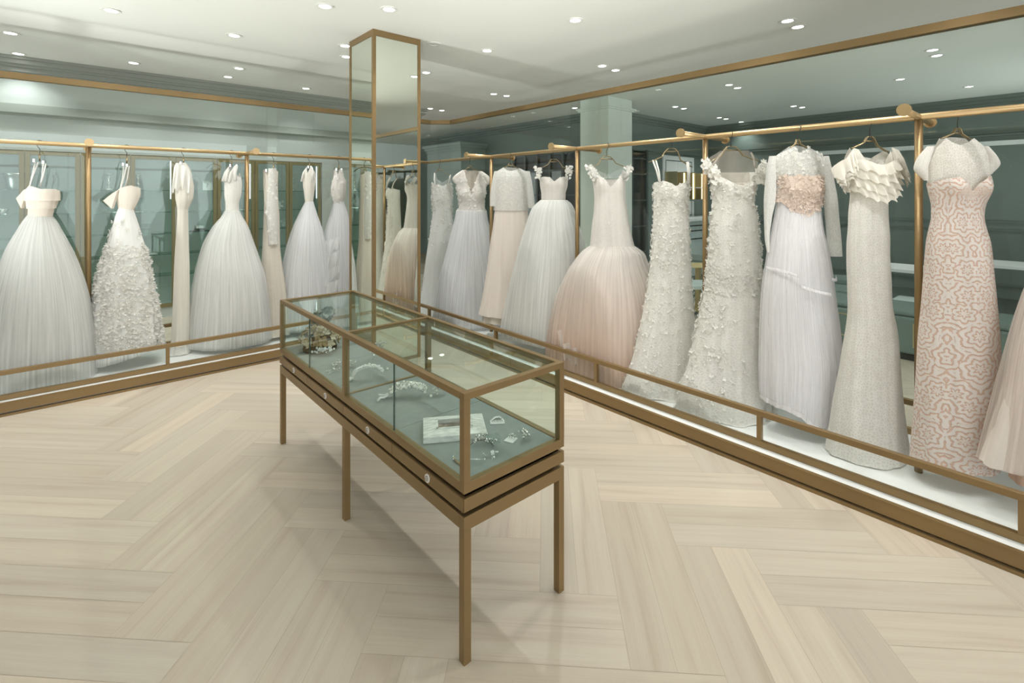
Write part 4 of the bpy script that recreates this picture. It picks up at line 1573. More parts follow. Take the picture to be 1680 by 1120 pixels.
    def side_hanger(s, label, zb, clips):
        """hanger seen end on: hook, a bar running in depth, clips that hold the loops"""
        t = thing('clip_hanger', label, 'hanger', (s.loc[0], s.loc[1], ZR), YAW - math.atan(s.u), 'hangers on the racks')
        top = ZP - ZR
        zn = s.Z(zb) + top
        hk = [(.0225 * cos(radians(a)), 0, .0225 * sin(radians(a))) for a in range(-30, 215, 18)]
        hk += [(-.008, 0, -.035), (0, 0, -.045), (0, 0, zn)]
        MB().tube(hk, .0026, 8).build('hook', M['dark_hanger'], t, smooth=True)
        MB().tube([(0, -.19, zn - .05), (0, -.10, zn - .012), (0, 0, zn), (0, .10, zn - .012), (0, .19, zn - .05)], .005, 8).build('shoulder_bar', M['hanger'], t, smooth=True)
        for px, py, y in clips:
            c = MB().box(s.X(px) - .010, s.X(px) + .010, y - .012, y + .012, s.Z(py) + top - .016, s.Z(py) + top + .016)
            c.build('clip', M['silver'], t, bevel=.003)
        return t

WHT = (.80, .805, .79)
C_ = {}
C_['tulle_liner'] = cloth('white tulle lining', (.84, .84, .82), fiber=40, fbump=.06, trans=.2)
C_['tulle'] = cloth('sheer white tulle', (.86, .865, .85), alpha=.5, fiber=120, fbump=.1, trans=.4)
C_['cool_liner'] = cloth('cool white tulle lining', (.83, .835, .84), fiber=40, fbump=.06, trans=.2)
C_['cool_tulle'] = cloth('sheer cool tulle', (.86, .865, .87), alpha=.5, fiber=120, fbump=.1, trans=.4)
C_['champagne'] = cloth('champagne silk', (.83, .775, .70), fiber=12, fbump=.05)
C_['ivory_silk'] = cloth('ivory silk', (.82, .79, .72), fiber=20, fbump=.08)
C_['ivory_lace'] = cloth('ivory lace', (.89, .885, .85), col2=(.83, .81, .76), pat='lace', pscale=55, thr=.5, pbump=.22, fiber=30)
C_['cream_lace'] = cloth('cream corded lace', (.87, .855, .815), col2=(.78, .755, .70), pat='lace', pscale=62, thr=.46, pbump=.25, fiber=30)
C_['white_lace'] = cloth('white lace over nude', (.85, .84, .81), col2=(.825, .775, .725), pat='lace', pscale=80, thr=.5, pbump=.4, fiber=30)
C_['blush_lace'] = cloth('white lace over blush', (.84, .80, .76), col2=(.80, .69, .62), pat='lace', pscale=80, thr=.52, pbump=.4, fiber=30)
C_['sheer_lace'] = cloth('sheer white lace', (.84, .84, .81), col2=(.80, .80, .77), pat='lace', pscale=95, thr=.55, pbump=.12, fiber=12, acut=.74, trans=.3)
C_['yoke_lace'] = cloth('sheer cream lace', (.88, .86, .81), col2=(.84, .81, .75), pat='lace', pscale=70, thr=.55, pbump=.15, fiber=12, acut=.84, trans=.3)
C_['illusion'] = cloth('nude illusion net', (.72, .66, .58), alpha=.42, fiber=5, trans=.3)
C_['clear_net'] = cloth('white illusion net', (.78, .80, .80), alpha=.25, fiber=5, trans=.3)
C_['damask'] = cloth('guipure lace over peach', (.84, .785, .74), col2=(.73, .54, .44), pat='damask', pscale=8.2, pbump=.5, fiber=30)
C_['blush_cup'] = cloth('blush cup lace', (.82, .73, .66), col2=(.78, .64, .55), pat='lace', pscale=80, thr=.45, pbump=.4, fiber=30)
C_['petal'] = cloth('white silk petals', (.84, .83, .79), fiber=8, fbump=.02, trans=.3)
C_['cream_petal'] = cloth('ivory silk petals', (.82, .78, .69), fiber=8, fbump=.02, trans=.3)
C_['chiffon'] = cloth('lilac white chiffon', (.87, .86, .87), fiber=120, fbump=.35, trans=.2)
C_['chiffon_out'] = cloth('sheer lilac chiffon', (.87, .86, .875), alpha=.4, fiber=150, fbump=.15, trans=.35)
BL = [(0.0, (.76, .58, .44)), (.30, (.80, .66, .53)), (.60, (.85, .765, .70)), (1.05, (.85, .82, .79)), (1.4, (.83, .81, .785))]
OMB = [(p / 1.5, c) for p, c in BL]
C_['ombre'] = cloth('blush ombre tulle lining', (.8, .7, .6), ombre=[(p, c) for p, c in BL if p <= 1.0] + [(1.0, (.83, .785, .75))], fiber=70, fbump=.3, trans=.25)
C_['ombre_out'] = cloth('sheer blush ombre tulle', (.8, .7, .6), ombre=[(0, (.82, .66, .56)), (.45, (.85, .76, .70)), (1.0, (.86, .83, .80))], alpha=.45, fiber=110, fbump=.1, trans=.4)
C_['blush_skirt'] = cloth('blush crepe', (.83, .765, .705), fiber=40, fbump=.2, trans=.2)
C_['peach'] = cloth('peach lining', (.78, .58, .46), fiber=40, fbump=.1)
C_['blush_tulle'] = cloth('sheer blush tulle', (.86, .79, .745), alpha=.45, fiber=110, trans=.4)
C_['pale_lace'] = cloth('pale champagne lace', (.82, .78, .70), col2=(.77, .71, .62), pat='lace', pscale=70, thr=.5, pbump=.4, fiber=60)

def tulle_skirt(g, prof, k, liner, net, fold, nf=16, seed=0, hem=None, nets=2, yhref=None, rows=50):
    g.add('skirt', C_[liner], prof=[(y, a + (b - a) * .045, b - (b - a) * .045) for y, a, b in prof], k=k, folds=[(y, a * .55) for y, a in fold], nf=nf, seed=seed, hem=hem, yhref=yhref, n=144, rows=rows, sharp=False)
    y0, y1 = prof[0][0], prof[-1][0]
    for q in range(nets):
        f2 = [(y, a * .42) for y, a in fold]
        sc_ = 1 + .02 * q
        pr = [(y + (3 if q else 0) * (i == len(prof) - 1), (a + b) / 2 - (b - a) / 2 * sc_, (a + b) / 2 + (b - a) / 2 * sc_) for i, (y, a, b) in enumerate(prof)]
        g.add('tulle_layer', C_[net], prof=pr, k=k, folds=f2, nf=nf + 5 + 4 * q, seed=seed + 5 + q, hem=hem, yhref=yhref, n=144, rows=rows)

# ---- R1 pink guipure lace gown with sheer cap sleeved yoke
g = Gown(1562, 'R', 'pink and white guipure lace gown with a sheer cap sleeved yoke, beside the rack post')
body = [(287, 1520, 1625), (300, 1519, 1625), (316, 1522, 1622), (340, 1527, 1616), (356, 1527, 1615), (375, 1523, 1619), (400, 1518, 1626), (450, 1514, 1631), (500, 1510, 1636), (560, 1504, 1641), (640, 1500, 1645), (700, 1497, 1646), (768, 1493, 1646)]
hem = [(1495, 762), (1520, 764), (1546, 769), (1556, 764), (1560, 756), (1585, 759), (1645, 760)]
bu = [(1548, 310, 16, 20, .035), (1598, 308, 16, 20, .035)]
g.add('gown_body', C_['damask'], prof=body, k=[(287, .5), (356, .5), (450, .62), (768, .62)], top=[(1521, 299), (1534, 293), (1552, 291), (1565, 303), (1573, 314), (1582, 302), (1605, 287), (1625, 294)], back=[(1521, 300), (1625, 300)], yref=335, hem=hem, yhref=600,
      folds=[(287, 0), (380, .012), (500, .03), (768, .055)], nf=9, seed=31, bust=bu, n=144, rows=90)
G1 = g.grid
g.add('yoke', C_['yoke_lace'], prof=[(225, 1522, 1624), (262, 1521, 1625), (290, 1520, 1625), (312, 1522, 1622)], k=.42, top=[(1522, 266), (1530, 243), (1545, 227), (1554, 234), (1568, 239), (1582, 234), (1592, 227), (1612, 241), (1624, 262)], back=[(1522, 262), (1545, 226), (1568, 224), (1592, 226), (1624, 262)], yref=300, pinch=.6, n=96, rows=26, seed=3)
g.add('cup_lace', C_['blush_cup'], prof=[(288, 1521, 1624), (318, 1524, 1620), (334, 1534, 1608)], k=.53, top=[(1521, 300), (1534, 294), (1552, 292), (1565, 304), (1573, 316), (1582, 303), (1605, 288), (1624, 295)], back=[(1521, 301), (1624, 301)], yref=318, bust=bu, seed=4, n=96, rows=16, grow=1.005)
g.add('cap_sleeve', C_['cream_lace'], prof=[(240, 1520, 1534), (262, 1503, 1527), (276, 1499, 1523), (296, 1516, 1523)], k=.8, n=40, rows=16, folds=[(240, 0), (296, .12)], nf=5)
g.add('cap_sleeve', C_['cream_lace'], prof=[(240, 1610, 1622), (258, 1618, 1637), (268, 1620, 1641), (286, 1619, 1627)], k=.8, n=40, rows=16, folds=[(240, 0), (286, .12)], nf=5, seed=2)
g.hanger('antique gold hanger of the pink lace gown', (1571, 210), [(1545, 227), (1592, 228)])

# ---- R2 ivory lace gown with ruffled shoulders
g = Gown(1425, 'R', 'ivory lace trumpet gown with tiered ruffle cap sleeves')
body = [(268, 1395, 1458), (300, 1394, 1458), (318, 1395, 1457), (360, 1392, 1459), (400, 1389, 1461), (440, 1389, 1462), (480, 1390, 1464), (510, 1391, 1467), (560, 1385, 1475), (600, 1379, 1477), (640, 1373, 1479), (700, 1363, 1484), (750, 1356, 1490)]
g.add('gown_body', C_['cream_lace'], prof=body, k=[(268, .5), (480, .6), (750, .75)], top=[(1395, 268), (1410, 262), (1426, 273), (1442, 262), (1458, 268)], back=[(1395, 262), (1426, 256), (1458, 262)], yref=300, folds=[(268, 0), (360, .012), (500, .035), (620, .07), (750, .11)], nf=8, seed=8, n=144, rows=80, hem=[(1356, 744), (1390, 752), (1430, 750), (1490, 742)], yhref=640, wob=.005)
yk = C_['ivory_silk']
g.add('ruffled_yoke', yk, prof=[(240, 1392, 1462), (262, 1384, 1468), (290, 1388, 1464), (318, 1394, 1459)], k=.5, top=[(1392, 262), (1396, 243), (1404, 246), (1415, 262), (1426, 275), (1440, 268), (1452, 252), (1457, 247), (1462, 262)], back=[(1392, 262), (1396, 241), (1415, 256), (1428, 268), (1440, 256), (1457, 245), (1462, 262)], yref=290, pinch=.4, folds=[(240, .03), (318, .03)], nf=11, n=96, rows=20)
for i, (dy, dr, sd) in enumerate(((0, 17, 1), (15, 17, 2), (30, 18, 3), (44, 16, 4))):
    g.ruffle('shoulder_ruffle', yk, [(1366 + i * 6, 276 + dy * .55, .02), (1382 + i * 2, 262 + dy * .8, -.03), (1402, 264 + dy, -.085), (1426, 272 + dy, -.10), (1450, 264 + dy, -.085), (1470 - i * 2, 258 + dy * .8, -.03), (1485 - i * 6, 272 + dy * .55, .02)], dr, waves=10, amp=.016, seed=sd, flare=.028, taper=False)
for i, (x0, x1, x2) in enumerate(((1396, 1382, 1366), (1458, 1470, 1485))):
    for q in range(3):
        g.ruffle('cap_ruffle', yk, [(x0, 242 + 6 * q, -.02), ((x0 + x1) / 2, 248 + 8 * q, -.05), (x1, 258 + 9 * q, -.05), (x2 + (3 * q if i == 0 else -3 * q), 272 + 8 * q, -.01)], 24 - 3 * q, waves=4, amp=.014, seed=10 + q + 5 * i, flare=.03, taper=False, cols=60)
g.flowers('train_scallops', C_['cream_petal'], 60, .016, lambda x, y: 1.0 if y > 690 else (.02 if y > 560 else 0), seed=4)
g.hanger('antique gold hanger of the ruffled ivory gown', (1427, 224), [(1397, 243), (1457, 249)])

# ---- R3 long sleeved lace jacket gown with chiffon skirt
g = Gown(1313, 'R', 'white gown with long sheer lace sleeves, pink bodice and lilac white chiffon skirt')
sk = [(322, 1276, 1345), (345, 1274, 1346), (375, 1268, 1349), (400, 1263, 1355), (435, 1257, 1362), (470, 1252, 1367), (500, 1250, 1371), (550, 1248, 1378), (600, 1247, 1383), (650, 1246, 1380), (690, 1247, 1376)]
hem = [(1246, 656), (1270, 660), (1290, 668), (1305, 682), (1320, 690), (1350, 690), (1362, 684), (1370, 674), (1384, 668)]
g.add('skirt', C_['chiffon'], prof=sk, k=[(322, .5), (400, .62), (690, .72)], folds=[(322, .01), (400, .022), (690, .035)], nf=34, seed=2, hem=hem, yhref=560, n=240, rows=60)
g.add('chiffon_layer', C_['chiffon_out'], prof=[(y, a - 2.5, b + 2.5) for y, a, b in sk], k=[(322, .5), (400, .62), (690, .72)], folds=[(322, .01), (690, .03)], nf=27, seed=4, hem=[(x, y - 8) for x, y in hem], yhref=560, n=200, rows=40)
for pth, sd in (([(1253, 435, -.03), (1268, 438, -.11), (1285, 444, -.155)], 1), ([(1290, 460, -.165), (1312, 467, -.172), (1338, 473, -.155)], 2), ([(1342, 450, -.135), (1354, 452, -.10), (1368, 450, -.02)], 3)):
    g.ruffle('gathered_band', C_['chiffon'], pth, 4.5, waves=16, amp=.005, seed=sd, flare=.004, taper=False, cols=90)
g.add('bodice', C_['blush_cup'], prof=[(288, 1275, 1347), (310, 1276, 1346), (330, 1275, 1346), (354, 1273, 1348)], k=.5, top=[(1275, 289), (1347, 289)], yref=300, hem=[(1276, 330), (1290, 345), (1312, 353), (1334, 345), (1345, 331)], yhref=322, bust=[(1292, 310, 16, 16, .03), (1330, 310, 16, 16, .03)], n=96, rows=24, grow=1.07, seed=9)
g.flowers('rosettes', C_['blush_cup'], 260, .014, None, seed=6, cup=.5)
g.add('lace_jacket', C_['sheer_lace'], prof=[(238, 1264, 1356), (258, 1264, 1356), (290, 1272, 1349), (322, 1274, 1347)], k=.42, top=[(1264, 264), (1272, 254), (1299, 240), (1306, 251), (1314, 250), (1322, 242), (1348, 254), (1356, 264)], back=[(1264, 262), (1299, 239), (1311, 238), (1322, 240), (1356, 262)], yref=300, pinch=.6, n=96, rows=26, hem=[(1272, 318), (1300, 328), (1312, 296), (1324, 328), (1348, 318)], yhref=292)
g.flowers('lace_motifs', C_['petal'], 160, .013, None, seed=7, cup=.25)
g.add('sleeve', C_['sheer_lace'], prof=[(256, 1262, 1276), (280, 1257, 1274), (320, 1254, 1274), (360, 1253, 1266), (390, 1254, 1262), (414, 1258, 1263)], k=.8, n=48, rows=30, wob=.004)
g.add('sleeve', C_['sheer_lace'], prof=[(256, 1345, 1360), (276, 1346, 1365), (312, 1349, 1372), (350, 1353, 1376), (390, 1356, 1380), (420, 1357, 1382)], k=.7, n=48, rows=30, wob=.004, seed=3)
g.hanger('antique gold hanger of the long sleeved gown', (1308, 229), [(1297, 242), (1326, 243)])

# ---- R4 off shoulder floral gown
g = Gown(1200, 'R', 'ivory floral gown with flowered off shoulder straps and a nude net back')
body = [(285, 1163, 1241), (300, 1166, 1239), (325, 1168, 1237), (345, 1167, 1240), (375, 1164, 1244), (400, 1162, 1247), (440, 1159, 1250), (460, 1157, 1251), (500, 1149, 1253), (560, 1136, 1254), (600, 1127, 1257), (640, 1115, 1260), (692, 1106, 1270)]
g.add('gown_body', C_['ivory_lace'], prof=body, k=[(285, .5), (440, .6), (692, .75)], top=[(1163, 285), (1176, 291), (1195, 302), (1210, 304), (1222, 298), (1236, 286), (1241, 284)], back=[(1163, 282), (1241, 282)], yref=325, folds=[(285, 0), (430, .01), (470, .035), (692, .10)], nf=8, seed=12, n=144, rows=80, bust=[(1182, 312, 14, 18, .03), (1222, 312, 14, 18, .03)], hem=[(1106, 676), (1150, 688), (1185, 692), (1230, 688), (1270, 680)], yhref=600)
G4 = g.grid
def reg4(x, y):
    if y < 330:
        return .9
    if y < 445:
        return .12 + (.6 if (x < 1172 or x > 1232) else 0)
    if y < 475:
        return 1.0
    if x < 1175:
        return .55 if y < 580 else .25
    if x > 1222:
        return .45
    return .05
g.flowers('flower_applique', C_['petal'], 800, .017, reg4, seed=14, cup=.6)
g.add('net_back', C_['illusion'], prof=[(246, 1172, 1240), (262, 1160, 1246), (285, 1162, 1243), (305, 1166, 1239)], k=.42, top=[(1160, 300), (1241, 300)], back=[(1172, 262), (1186, 246), (1232, 246), (1240, 262)], yref=302, pinch=.2, n=96, rows=16)
for x0, x1, x2, x3 in ((1151, 1156, 1166, 1174), (1254, 1250, 1243, 1234)):
    g.strap('shoulder_strap', C_['cream_petal'], [[((x0 + x1) / 2, 270, -.01), ((x1 + x2) / 2, 284, -.06), ((x2 + x3) / 2, 294, -.085)]], r=6)
    fl = MB()
    random.seed(int(x0))
    for i in range(70):
        t_ = random.random()
        px = (x0 + x1) / 2 - (4 if x0 > 1200 else 0) + t_ * ((x2 + x3) / 2 - (x0 + x1) / 2) + random.uniform(-7, 7)
        py = 268 + 28 * t_ + random.uniform(-7, 9)
        fl.petal_flower((g.X(px), -.03 - .07 * t_ + random.uniform(-.02, .01), g.Z(py)), (random.uniform(-1, 1), -1, random.uniform(-.5, 1)), .020, random.uniform(0, 6))
    fl.build('strap_flowers', C_['petal'], g.root)
g.strap('net_edge', C_['illusion'], [[(1166, 272, -.03), (1180, 256, 0), (1192, 243, 0)], [(1234, 272, -.03), (1236, 258, 0), (1232, 250, 0)]], r=1.6)
g.hanger('antique gold hanger of the floral off shoulder gown', (1199, 240), [(1160, 266), (1246, 264)])

# ---- R5 strap lace column gown
g = Gown(1098, 'R', 'narrow ivory lace gown on thin white straps, between the mermaid gown and the rack post')
body = [(298, 1073, 1129), (320, 1072, 1129), (345, 1072, 1129), (370, 1071, 1130), (420, 1068, 1132), (460, 1064, 1135), (500, 1058, 1139), (540, 1050, 1143), (580, 1041, 1146), (620, 1030, 1147), (655, 1020, 1148)]
g.add('gown_body', C_['ivory_lace'], prof=body, k=[(298, .55), (420, .65), (655, .8)], top=[(1073, 300), (1085, 297), (1097, 301), (1104, 306), (1111, 302), (1122, 298), (1129, 302)], back=[(1073, 304), (1129, 304)], yref=325, folds=[(298, 0), (420, .012), (520, .05), (655, .10)], nf=8, seed=15, n=144, rows=80, bust=[(1087, 315, 10, 14, .03), (1117, 315, 10, 14, .03)], hem=[(1020, 636), (1050, 652), (1092, 652), (1148, 640)], yhref=580)
g.flowers('flower_applique', C_['petal'], 760, .015, lambda x, y: .95 if y < 345 else (.5 if y < 440 else .2), seed=16, cup=.6)
g.strap('strap', C_['petal'], [[(1071, 263, 0), (1074, 280, -.05), (1077, 300, -.08)], [(1076, 263, 0), (1078, 282, -.05), (1078, 300, -.08)], [(1127, 266, 0), (1125, 282, -.05), (1123, 301, -.08)], [(1129, 266, 0), (1127, 282, -.05), (1125, 301, -.08)]], r=1.4)
g.hanger('antique gold hanger of the strap lace gown', (1102, 243), [(1064, 266), (1136, 274)])

# ---- R6 blush mermaid gown
g = Gown(1000, 'R', 'mermaid gown with a white lace bodice and a huge blush tulle skirt')
body = [(288, 970, 1025), (305, 973, 1026), (325, 975, 1027), (345, 974, 1029), (370, 971, 1033), (400, 968, 1040), (412, 966, 1044)]
g.add('bodice', C_['white_lace'], prof=body, k=[(288, .6), (412, .75)], top=[(970, 290), (978, 287), (988, 294), (996, 307), (1006, 297), (1016, 288), (1025, 290)], back=[(970, 294), (1025, 294)], yref=318, bust=[(984, 304, 10, 14, .035), (1012, 303, 10, 14, .035)], n=120, rows=50, seed=17)
g.flowers('lace_scallops', C_['petal'], 80, .010, lambda x, y: 1.0 if y > 404 else (.10 if x > 1022 else .01), seed=18, cup=.2)
sk = [(402, 970, 1039), (415, 953, 1056), (428, 943, 1061), (442, 934, 1068), (480, 915, 1084), (520, 901, 1094), (560, 892, 1100), (590, 889, 1102), (614, 892, 1100)]
tulle_skirt(g, sk, [(402, .75), (614, .74)], 'ombre', 'ombre_out', [(402, .01), (440, .035), (520, .06), (614, .10)], nf=15, seed=19, nets=2)
random.seed(77)
for q in range(9):
    a = -pi / 2 + (q - 4) * .36
    R_ = .33
    cx_, cz_ = R_ * cos(a), random.uniform(.05, .25)
    px = g.pc + cx_ / g.z * F
    py = HZ - (cz_ + ZP - H) * F / g.z
    yy = R_ * .74 * sin(a)
    g.ruffle('tulle_flounce', C_['ombre_out'], [(px - 24, py - 26, yy * .85), (px, py - 32, yy * .9), (px + 24, py - 26, yy * .85)], 36, waves=3, amp=.018, seed=q, flare=.015, cols=40)
for x0, x1, x2 in ((966, 972, 976), (1032, 1026, 1020)):
    g.strap('cap_strap', C_['sheer_lace'], [[(x0, 276, 0), ((x0 + x1) / 2, 281, -.04), (x1, 288, -.06), (x2, 293, -.07)]], r=3.2)
    fl = MB()
    random.seed(x0)
    for i in range(60):
        t_ = random.random()
        px = x0 + (x2 - x0) * t_ + random.uniform(-6, 6)
        fl.petal_flower((g.X(px), -.02 - .05 * t_ + random.uniform(-.012, .008), g.Z(273 + 20 * t_ + random.uniform(-4, 5))), (random.uniform(-1, 1), -1, random.uniform(-.5, 1)), .016, random.uniform(0, 6))
    fl.build('strap_flowers', C_['petal'], g.root)
g.add('net_back', C_['clear_net'], prof=[(272, 972, 1026), (292, 972, 1026)], k=.5, top=[(972, 291), (1026, 291)], back=[(972, 274), (999, 286), (1026, 274)], yref=291, n=64, rows=8)
g.hanger('antique gold hanger of the blush mermaid gown', (995, 256), [(963, 277), (1032, 275)])

# ---- R7 white tulle gown
g = Gown(907, 'R', 'white ball gown with a sweetheart bodice and flowered straps, left of the blush mermaid gown')
body = [(290, 885, 932), (305, 886, 931), (318, 888, 928), (332, 888, 928)]
g.add('bodice', C_['white_lace'], prof=body, k=.6, top=[(885, 293), (892, 290), (901, 291), (908, 298), (916, 292), (924, 290), (932, 293)], back=[(885, 297), (932, 297)], yref=308, bust=[(897, 302, 8, 9, .03), (920, 302, 8, 9, .03)], n=96, rows=24)
g.flowers('cup_edge', C_['petal'], 40, .008, lambda x, y: 1.0 if y < 296 else 0, seed=20, cup=.2)
sk = [(328, 887, 930), (333, 881, 936), (342, 873, 941), (360, 866, 946), (400, 854, 958), (450, 841, 966), (500, 827, 974), (552, 812, 982)]
tulle_skirt(g, sk, [(328, .8), (400, .8), (552, .66)], 'tulle_liner', 'tulle', [(328, .02), (360, .03), (552, .06)], nf=20, seed=21)
for x0, x1 in ((876, 886), (929, 939)):
    fl = MB()
    random.seed(x0)
    for i in range(34):
        t_ = random.random()
        px = random.uniform(x0, x1) + (3 * t_ if x0 < 900 else -3 * t_)
        fl.petal_flower((g.X(px), -.03 - .04 * t_, g.Z(273 + 20 * t_)), (random.uniform(-1, 1), -1, random.uniform(-.5, 1)), .016, random.uniform(0, 6))
    fl.build('strap_flowers', C_['petal'], g.root)
g.hanger('antique gold hanger of the white sweetheart ball gown', (907, 261), [(888, 275), (944, 281)])

# ---- R8 blush gown with lace jacket
g = Gown(839, 'R', 'pale blush gown under a sheer white lace jacket with elbow sleeves')
sk = [(335, 812, 865), (350, 811, 866), (375, 808, 869), (400, 804, 873), (450, 798, 880), (500, 790, 886), (514, 787, 888)]
g.add('skirt', C_['blush_skirt'], prof=sk, k=[(335, .55), (514, .7)], folds=[(335, .01), (380, .03), (514, .07)], nf=12, seed=23, n=144, rows=50)
g.add('lining', C_['champagne'], prof=[(480, 796, 880), (526, 792, 884)], k=.66, folds=[(480, .05), (526, .08)], nf=11, seed=24, n=96, rows=10)
g.add('bodice', C_['blush_lace'], prof=[(300, 812, 865), (320, 812, 865), (345, 812, 865)], k=.55, n=96, rows=14, seed=25)
g.add('lace_jacket', C_['sheer_lace'], prof=[(273, 812, 868), (285, 810, 869), (320, 809, 868), (345, 810, 867)], k=.60, top=[(812, 284), (826, 275), (832, 279), (839, 281), (846, 279), (852, 276), (868, 284)], back=[(812, 284), (826, 274), (852, 275), (868, 284)], yref=295, pinch=.6, n=96, rows=26, seed=26, folds=[(273, 0), (345, .03)], nf=9)
g.add('sleeve', C_['sheer_lace'], prof=[(281, 811, 822), (300, 807, 820), (325, 804, 817), (338, 804, 815)], k=.8, n=40, rows=16, yoff=-.03)
g.add('sleeve', C_['sheer_lace'], prof=[(281, 858, 869), (300, 861, 873), (325, 864, 876), (341, 866, 877)], k=.8, n=40, rows=16, seed=2, yoff=-.03)
g.hanger('antique gold hanger of the lace jacket gown', (837, 267), [(825, 276), (853, 277)])

# ---- R9 deep V lace ball gown
g = Gown(773, 'R', 'white ball gown with a deep V lace bodice and cap sleeves')
body = [(278, 748, 799), (300, 749, 798), (315, 750, 797), (335, 753, 794), (352, 750, 797)]
g.add('bodice', C_['white_lace'], prof=body, k=.6, top=[(748, 296), (756, 284), (762, 279), (766, 294), (774, 318), (782, 294), (787, 281), (793, 286), (799, 296)], back=[(748, 296), (762, 282), (774, 296), (787, 282), (799, 296)], yref=325, pinch=.45, bust=[(761, 319, 8, 9, .028), (787, 319, 8, 9, .028)], n=120, rows=36, seed=27)
g.flowers('lace_motifs', C_['petal'], 200, .020, lambda x, y: .8 if y < 352 else .2, seed=28, cup=.35)
g.add('net_front', C_['illusion'], prof=[(280, 760, 788), (322, 762, 786)], k=.5, n=32, rows=8, yoff=-.02)
for pr in ([(279, 758, 766), (287, 747, 760), (294, 742, 753), (301, 746, 752)], [(281, 783, 791), (289, 789, 802), (297, 795, 806), (303, 796, 801)]):
    g.add('cap_sleeve', C_['cream_lace'], prof=pr, k=.8, n=32, rows=12)
sk = [(345, 749, 798), (360, 746, 800), (380, 741, 805), (420, 731, 814), (470, 718, 826), (528, 704, 838)]
tulle_skirt(g, sk, [(345, .7), (528, .62)], 'cool_liner', 'cool_tulle', [(345, .015), (400, .035), (528, .065)], nf=16, seed=29)
g.hanger('antique gold hanger of the deep V lace gown', (770, 271), [(762, 279), (788, 282)])

# ---- R10 illusion tank gown
g = Gown(724, 'R', 'white gown with a sheer tank neckline and sewn flowers, right beside the mirrored column')
body = [(284, 711, 740), (300, 710, 741), (320, 709, 742), (340, 710, 742), (380, 706, 745), (420, 700, 750), (470, 694, 756), (518, 688, 762)]
g.add('gown_body', C_['tulle_liner'], prof=body, k=[(284, .6), (518, .8)], top=[(711, 300), (719, 303), (725, 306), (732, 303), (740, 300)], back=[(711, 304), (740, 304)], yref=322, folds=[(284, 0), (350, .02), (518, .07)], nf=12, seed=30, n=120, rows=60)
g.flowers('flower_applique', C_['petal'], 220, .022, lambda x, y: .95 if y < 345 else (.15 if y < 400 else .01), seed=31)
g.add('net_yoke', C_['clear_net'], prof=[(283, 711, 741), (310, 710, 741)], k=.5, top=[(711, 286), (715, 284), (718, 294), (726, 299), (735, 294), (738, 286), (741, 288)], yref=305, pinch=.4, n=64, rows=12)
g.strap('strap', C_['petal'], [[(713, 284, 0), (714, 294, -.07), (716, 305, -.09)], [(739, 287, 0), (738, 296, -.07), (736, 305, -.09)]], r=1.0)
g.hanger('antique gold hanger of the tank gown beside the column', (721, 276), [(711, 286), (741, 288)])

# ---- R0 blush tulle gown cut by the frame
g = Gown(1752, 'R', 'blush tulle gown cut off by the frame edge beyond the pink lace gown', off=.06)
sk = [(395, 1738, 1812), (430, 1722, 1826), (470, 1704, 1842), (530, 1683, 1862), (600, 1664, 1882), (700, 1638, 1908), (775, 1618, 1928)]
g.add('lining', C_['peach'], prof=[(500, 1715, 1830), (700, 1690, 1856), (806, 1676, 1870)], k=.5, folds=[(500, .05), (806, .10)], nf=7, seed=36, n=96, rows=30)
g.add('skirt', C_['blush_skirt'], prof=[(y, a + 18, b - 18) for y, a, b in sk], k=.5, folds=[(395, .03), (775, .09)], nf=9, seed=32, n=144, rows=40)
for q, gr in ((0, 1.0), (1, .95)):
    g.add('tulle_layer', C_['blush_tulle'], prof=sk, k=.5, folds=[(395, .03), (775, .09)], nf=8 + 4 * q, seed=33 + q, n=144, rows=40, grow=gr)
g.add('overskirt', C_['tulle'], prof=[(395, 1739, 1811), (500, 1722, 1826), (600, 1708, 1842), (690, 1690, 1856), (770, 1684, 1864)], k=.62, folds=[(395, .03), (770, .10)], nf=9, seed=35, n=120, rows=36)
g.add('bodice', C_['blush_lace'], prof=[(300, 1738, 1812), (340, 1739, 1811), (400, 1740, 1810)], k=.55, n=96, rows=24)
g.strap('strap', C_['petal'], [[(1748, 250, 0), (1750, 302, -.06)], [(1802, 250, 0), (1800, 302, -.06)]], r=2)
g.hanger('antique gold hanger beyond the frame edge', (1774, 205), [(1738, 248), (1812, 252)])

# ================================================================== gowns of the cabinet side rack, seen from the side
# ---- L1
g = Gown(65, 'L', 'huge white tulle ball gown with a folded strapless champagne bodice')
g.add('bodice', C_['champagne'], prof=[(303, 45, 99), (316, 42, 99), (328, 42, 97), (340, 45, 91), (352, 47, 86), (362, 47, 83)], k=.75, top=[(45, 318), (60, 305), (70, 306), (84, 310), (99, 310)], back=[(45, 316), (62, 312), (99, 312)], yref=335, n=120, rows=30, folds=[(303, .03), (362, .01)], nf=5, seed=3)
wing = MB()
k = 0
for yo in (-.075, -.045):
    for px, py in ((30.5, 325), (45, 342), (50, 326), (61, 305), (50, 312)):
        wing.v.append((g.X(px), yo + (.02 if px > 40 else .05), g.Z(py)))
wing.f += [(0, 1, 2, 3, 4), (9, 8, 7, 6, 5)] + [(i, i + 5, (i + 1) % 5 + 5, (i + 1) % 5) for i in range(5)]
wing.build('neckline_fold', C_['champagne'], g.root, bevel=.004)
for y0_, y1_, q in ((317, 329, 1.05), (330, 342, 1.03), (343, 355, 1.02)):
    t0, t1 = hermite([(303, 45, 99), (316, 42, 99), (328, 42, 97), (340, 45, 91), (352, 47, 86), (362, 47, 83)], y0_), hermite([(303, 45, 99), (316, 42, 99), (328, 42, 97), (340, 45, 91), (352, 47, 86), (362, 47, 83)], y1_)
    g.add('bodice_tier', C_['champagne'], prof=[(y0_, t0[0] + .5, t0[1] - .5), (y1_, t1[0] - 1.5, t1[1] + 1.5)], k=.78, n=80, rows=6, grow=q)
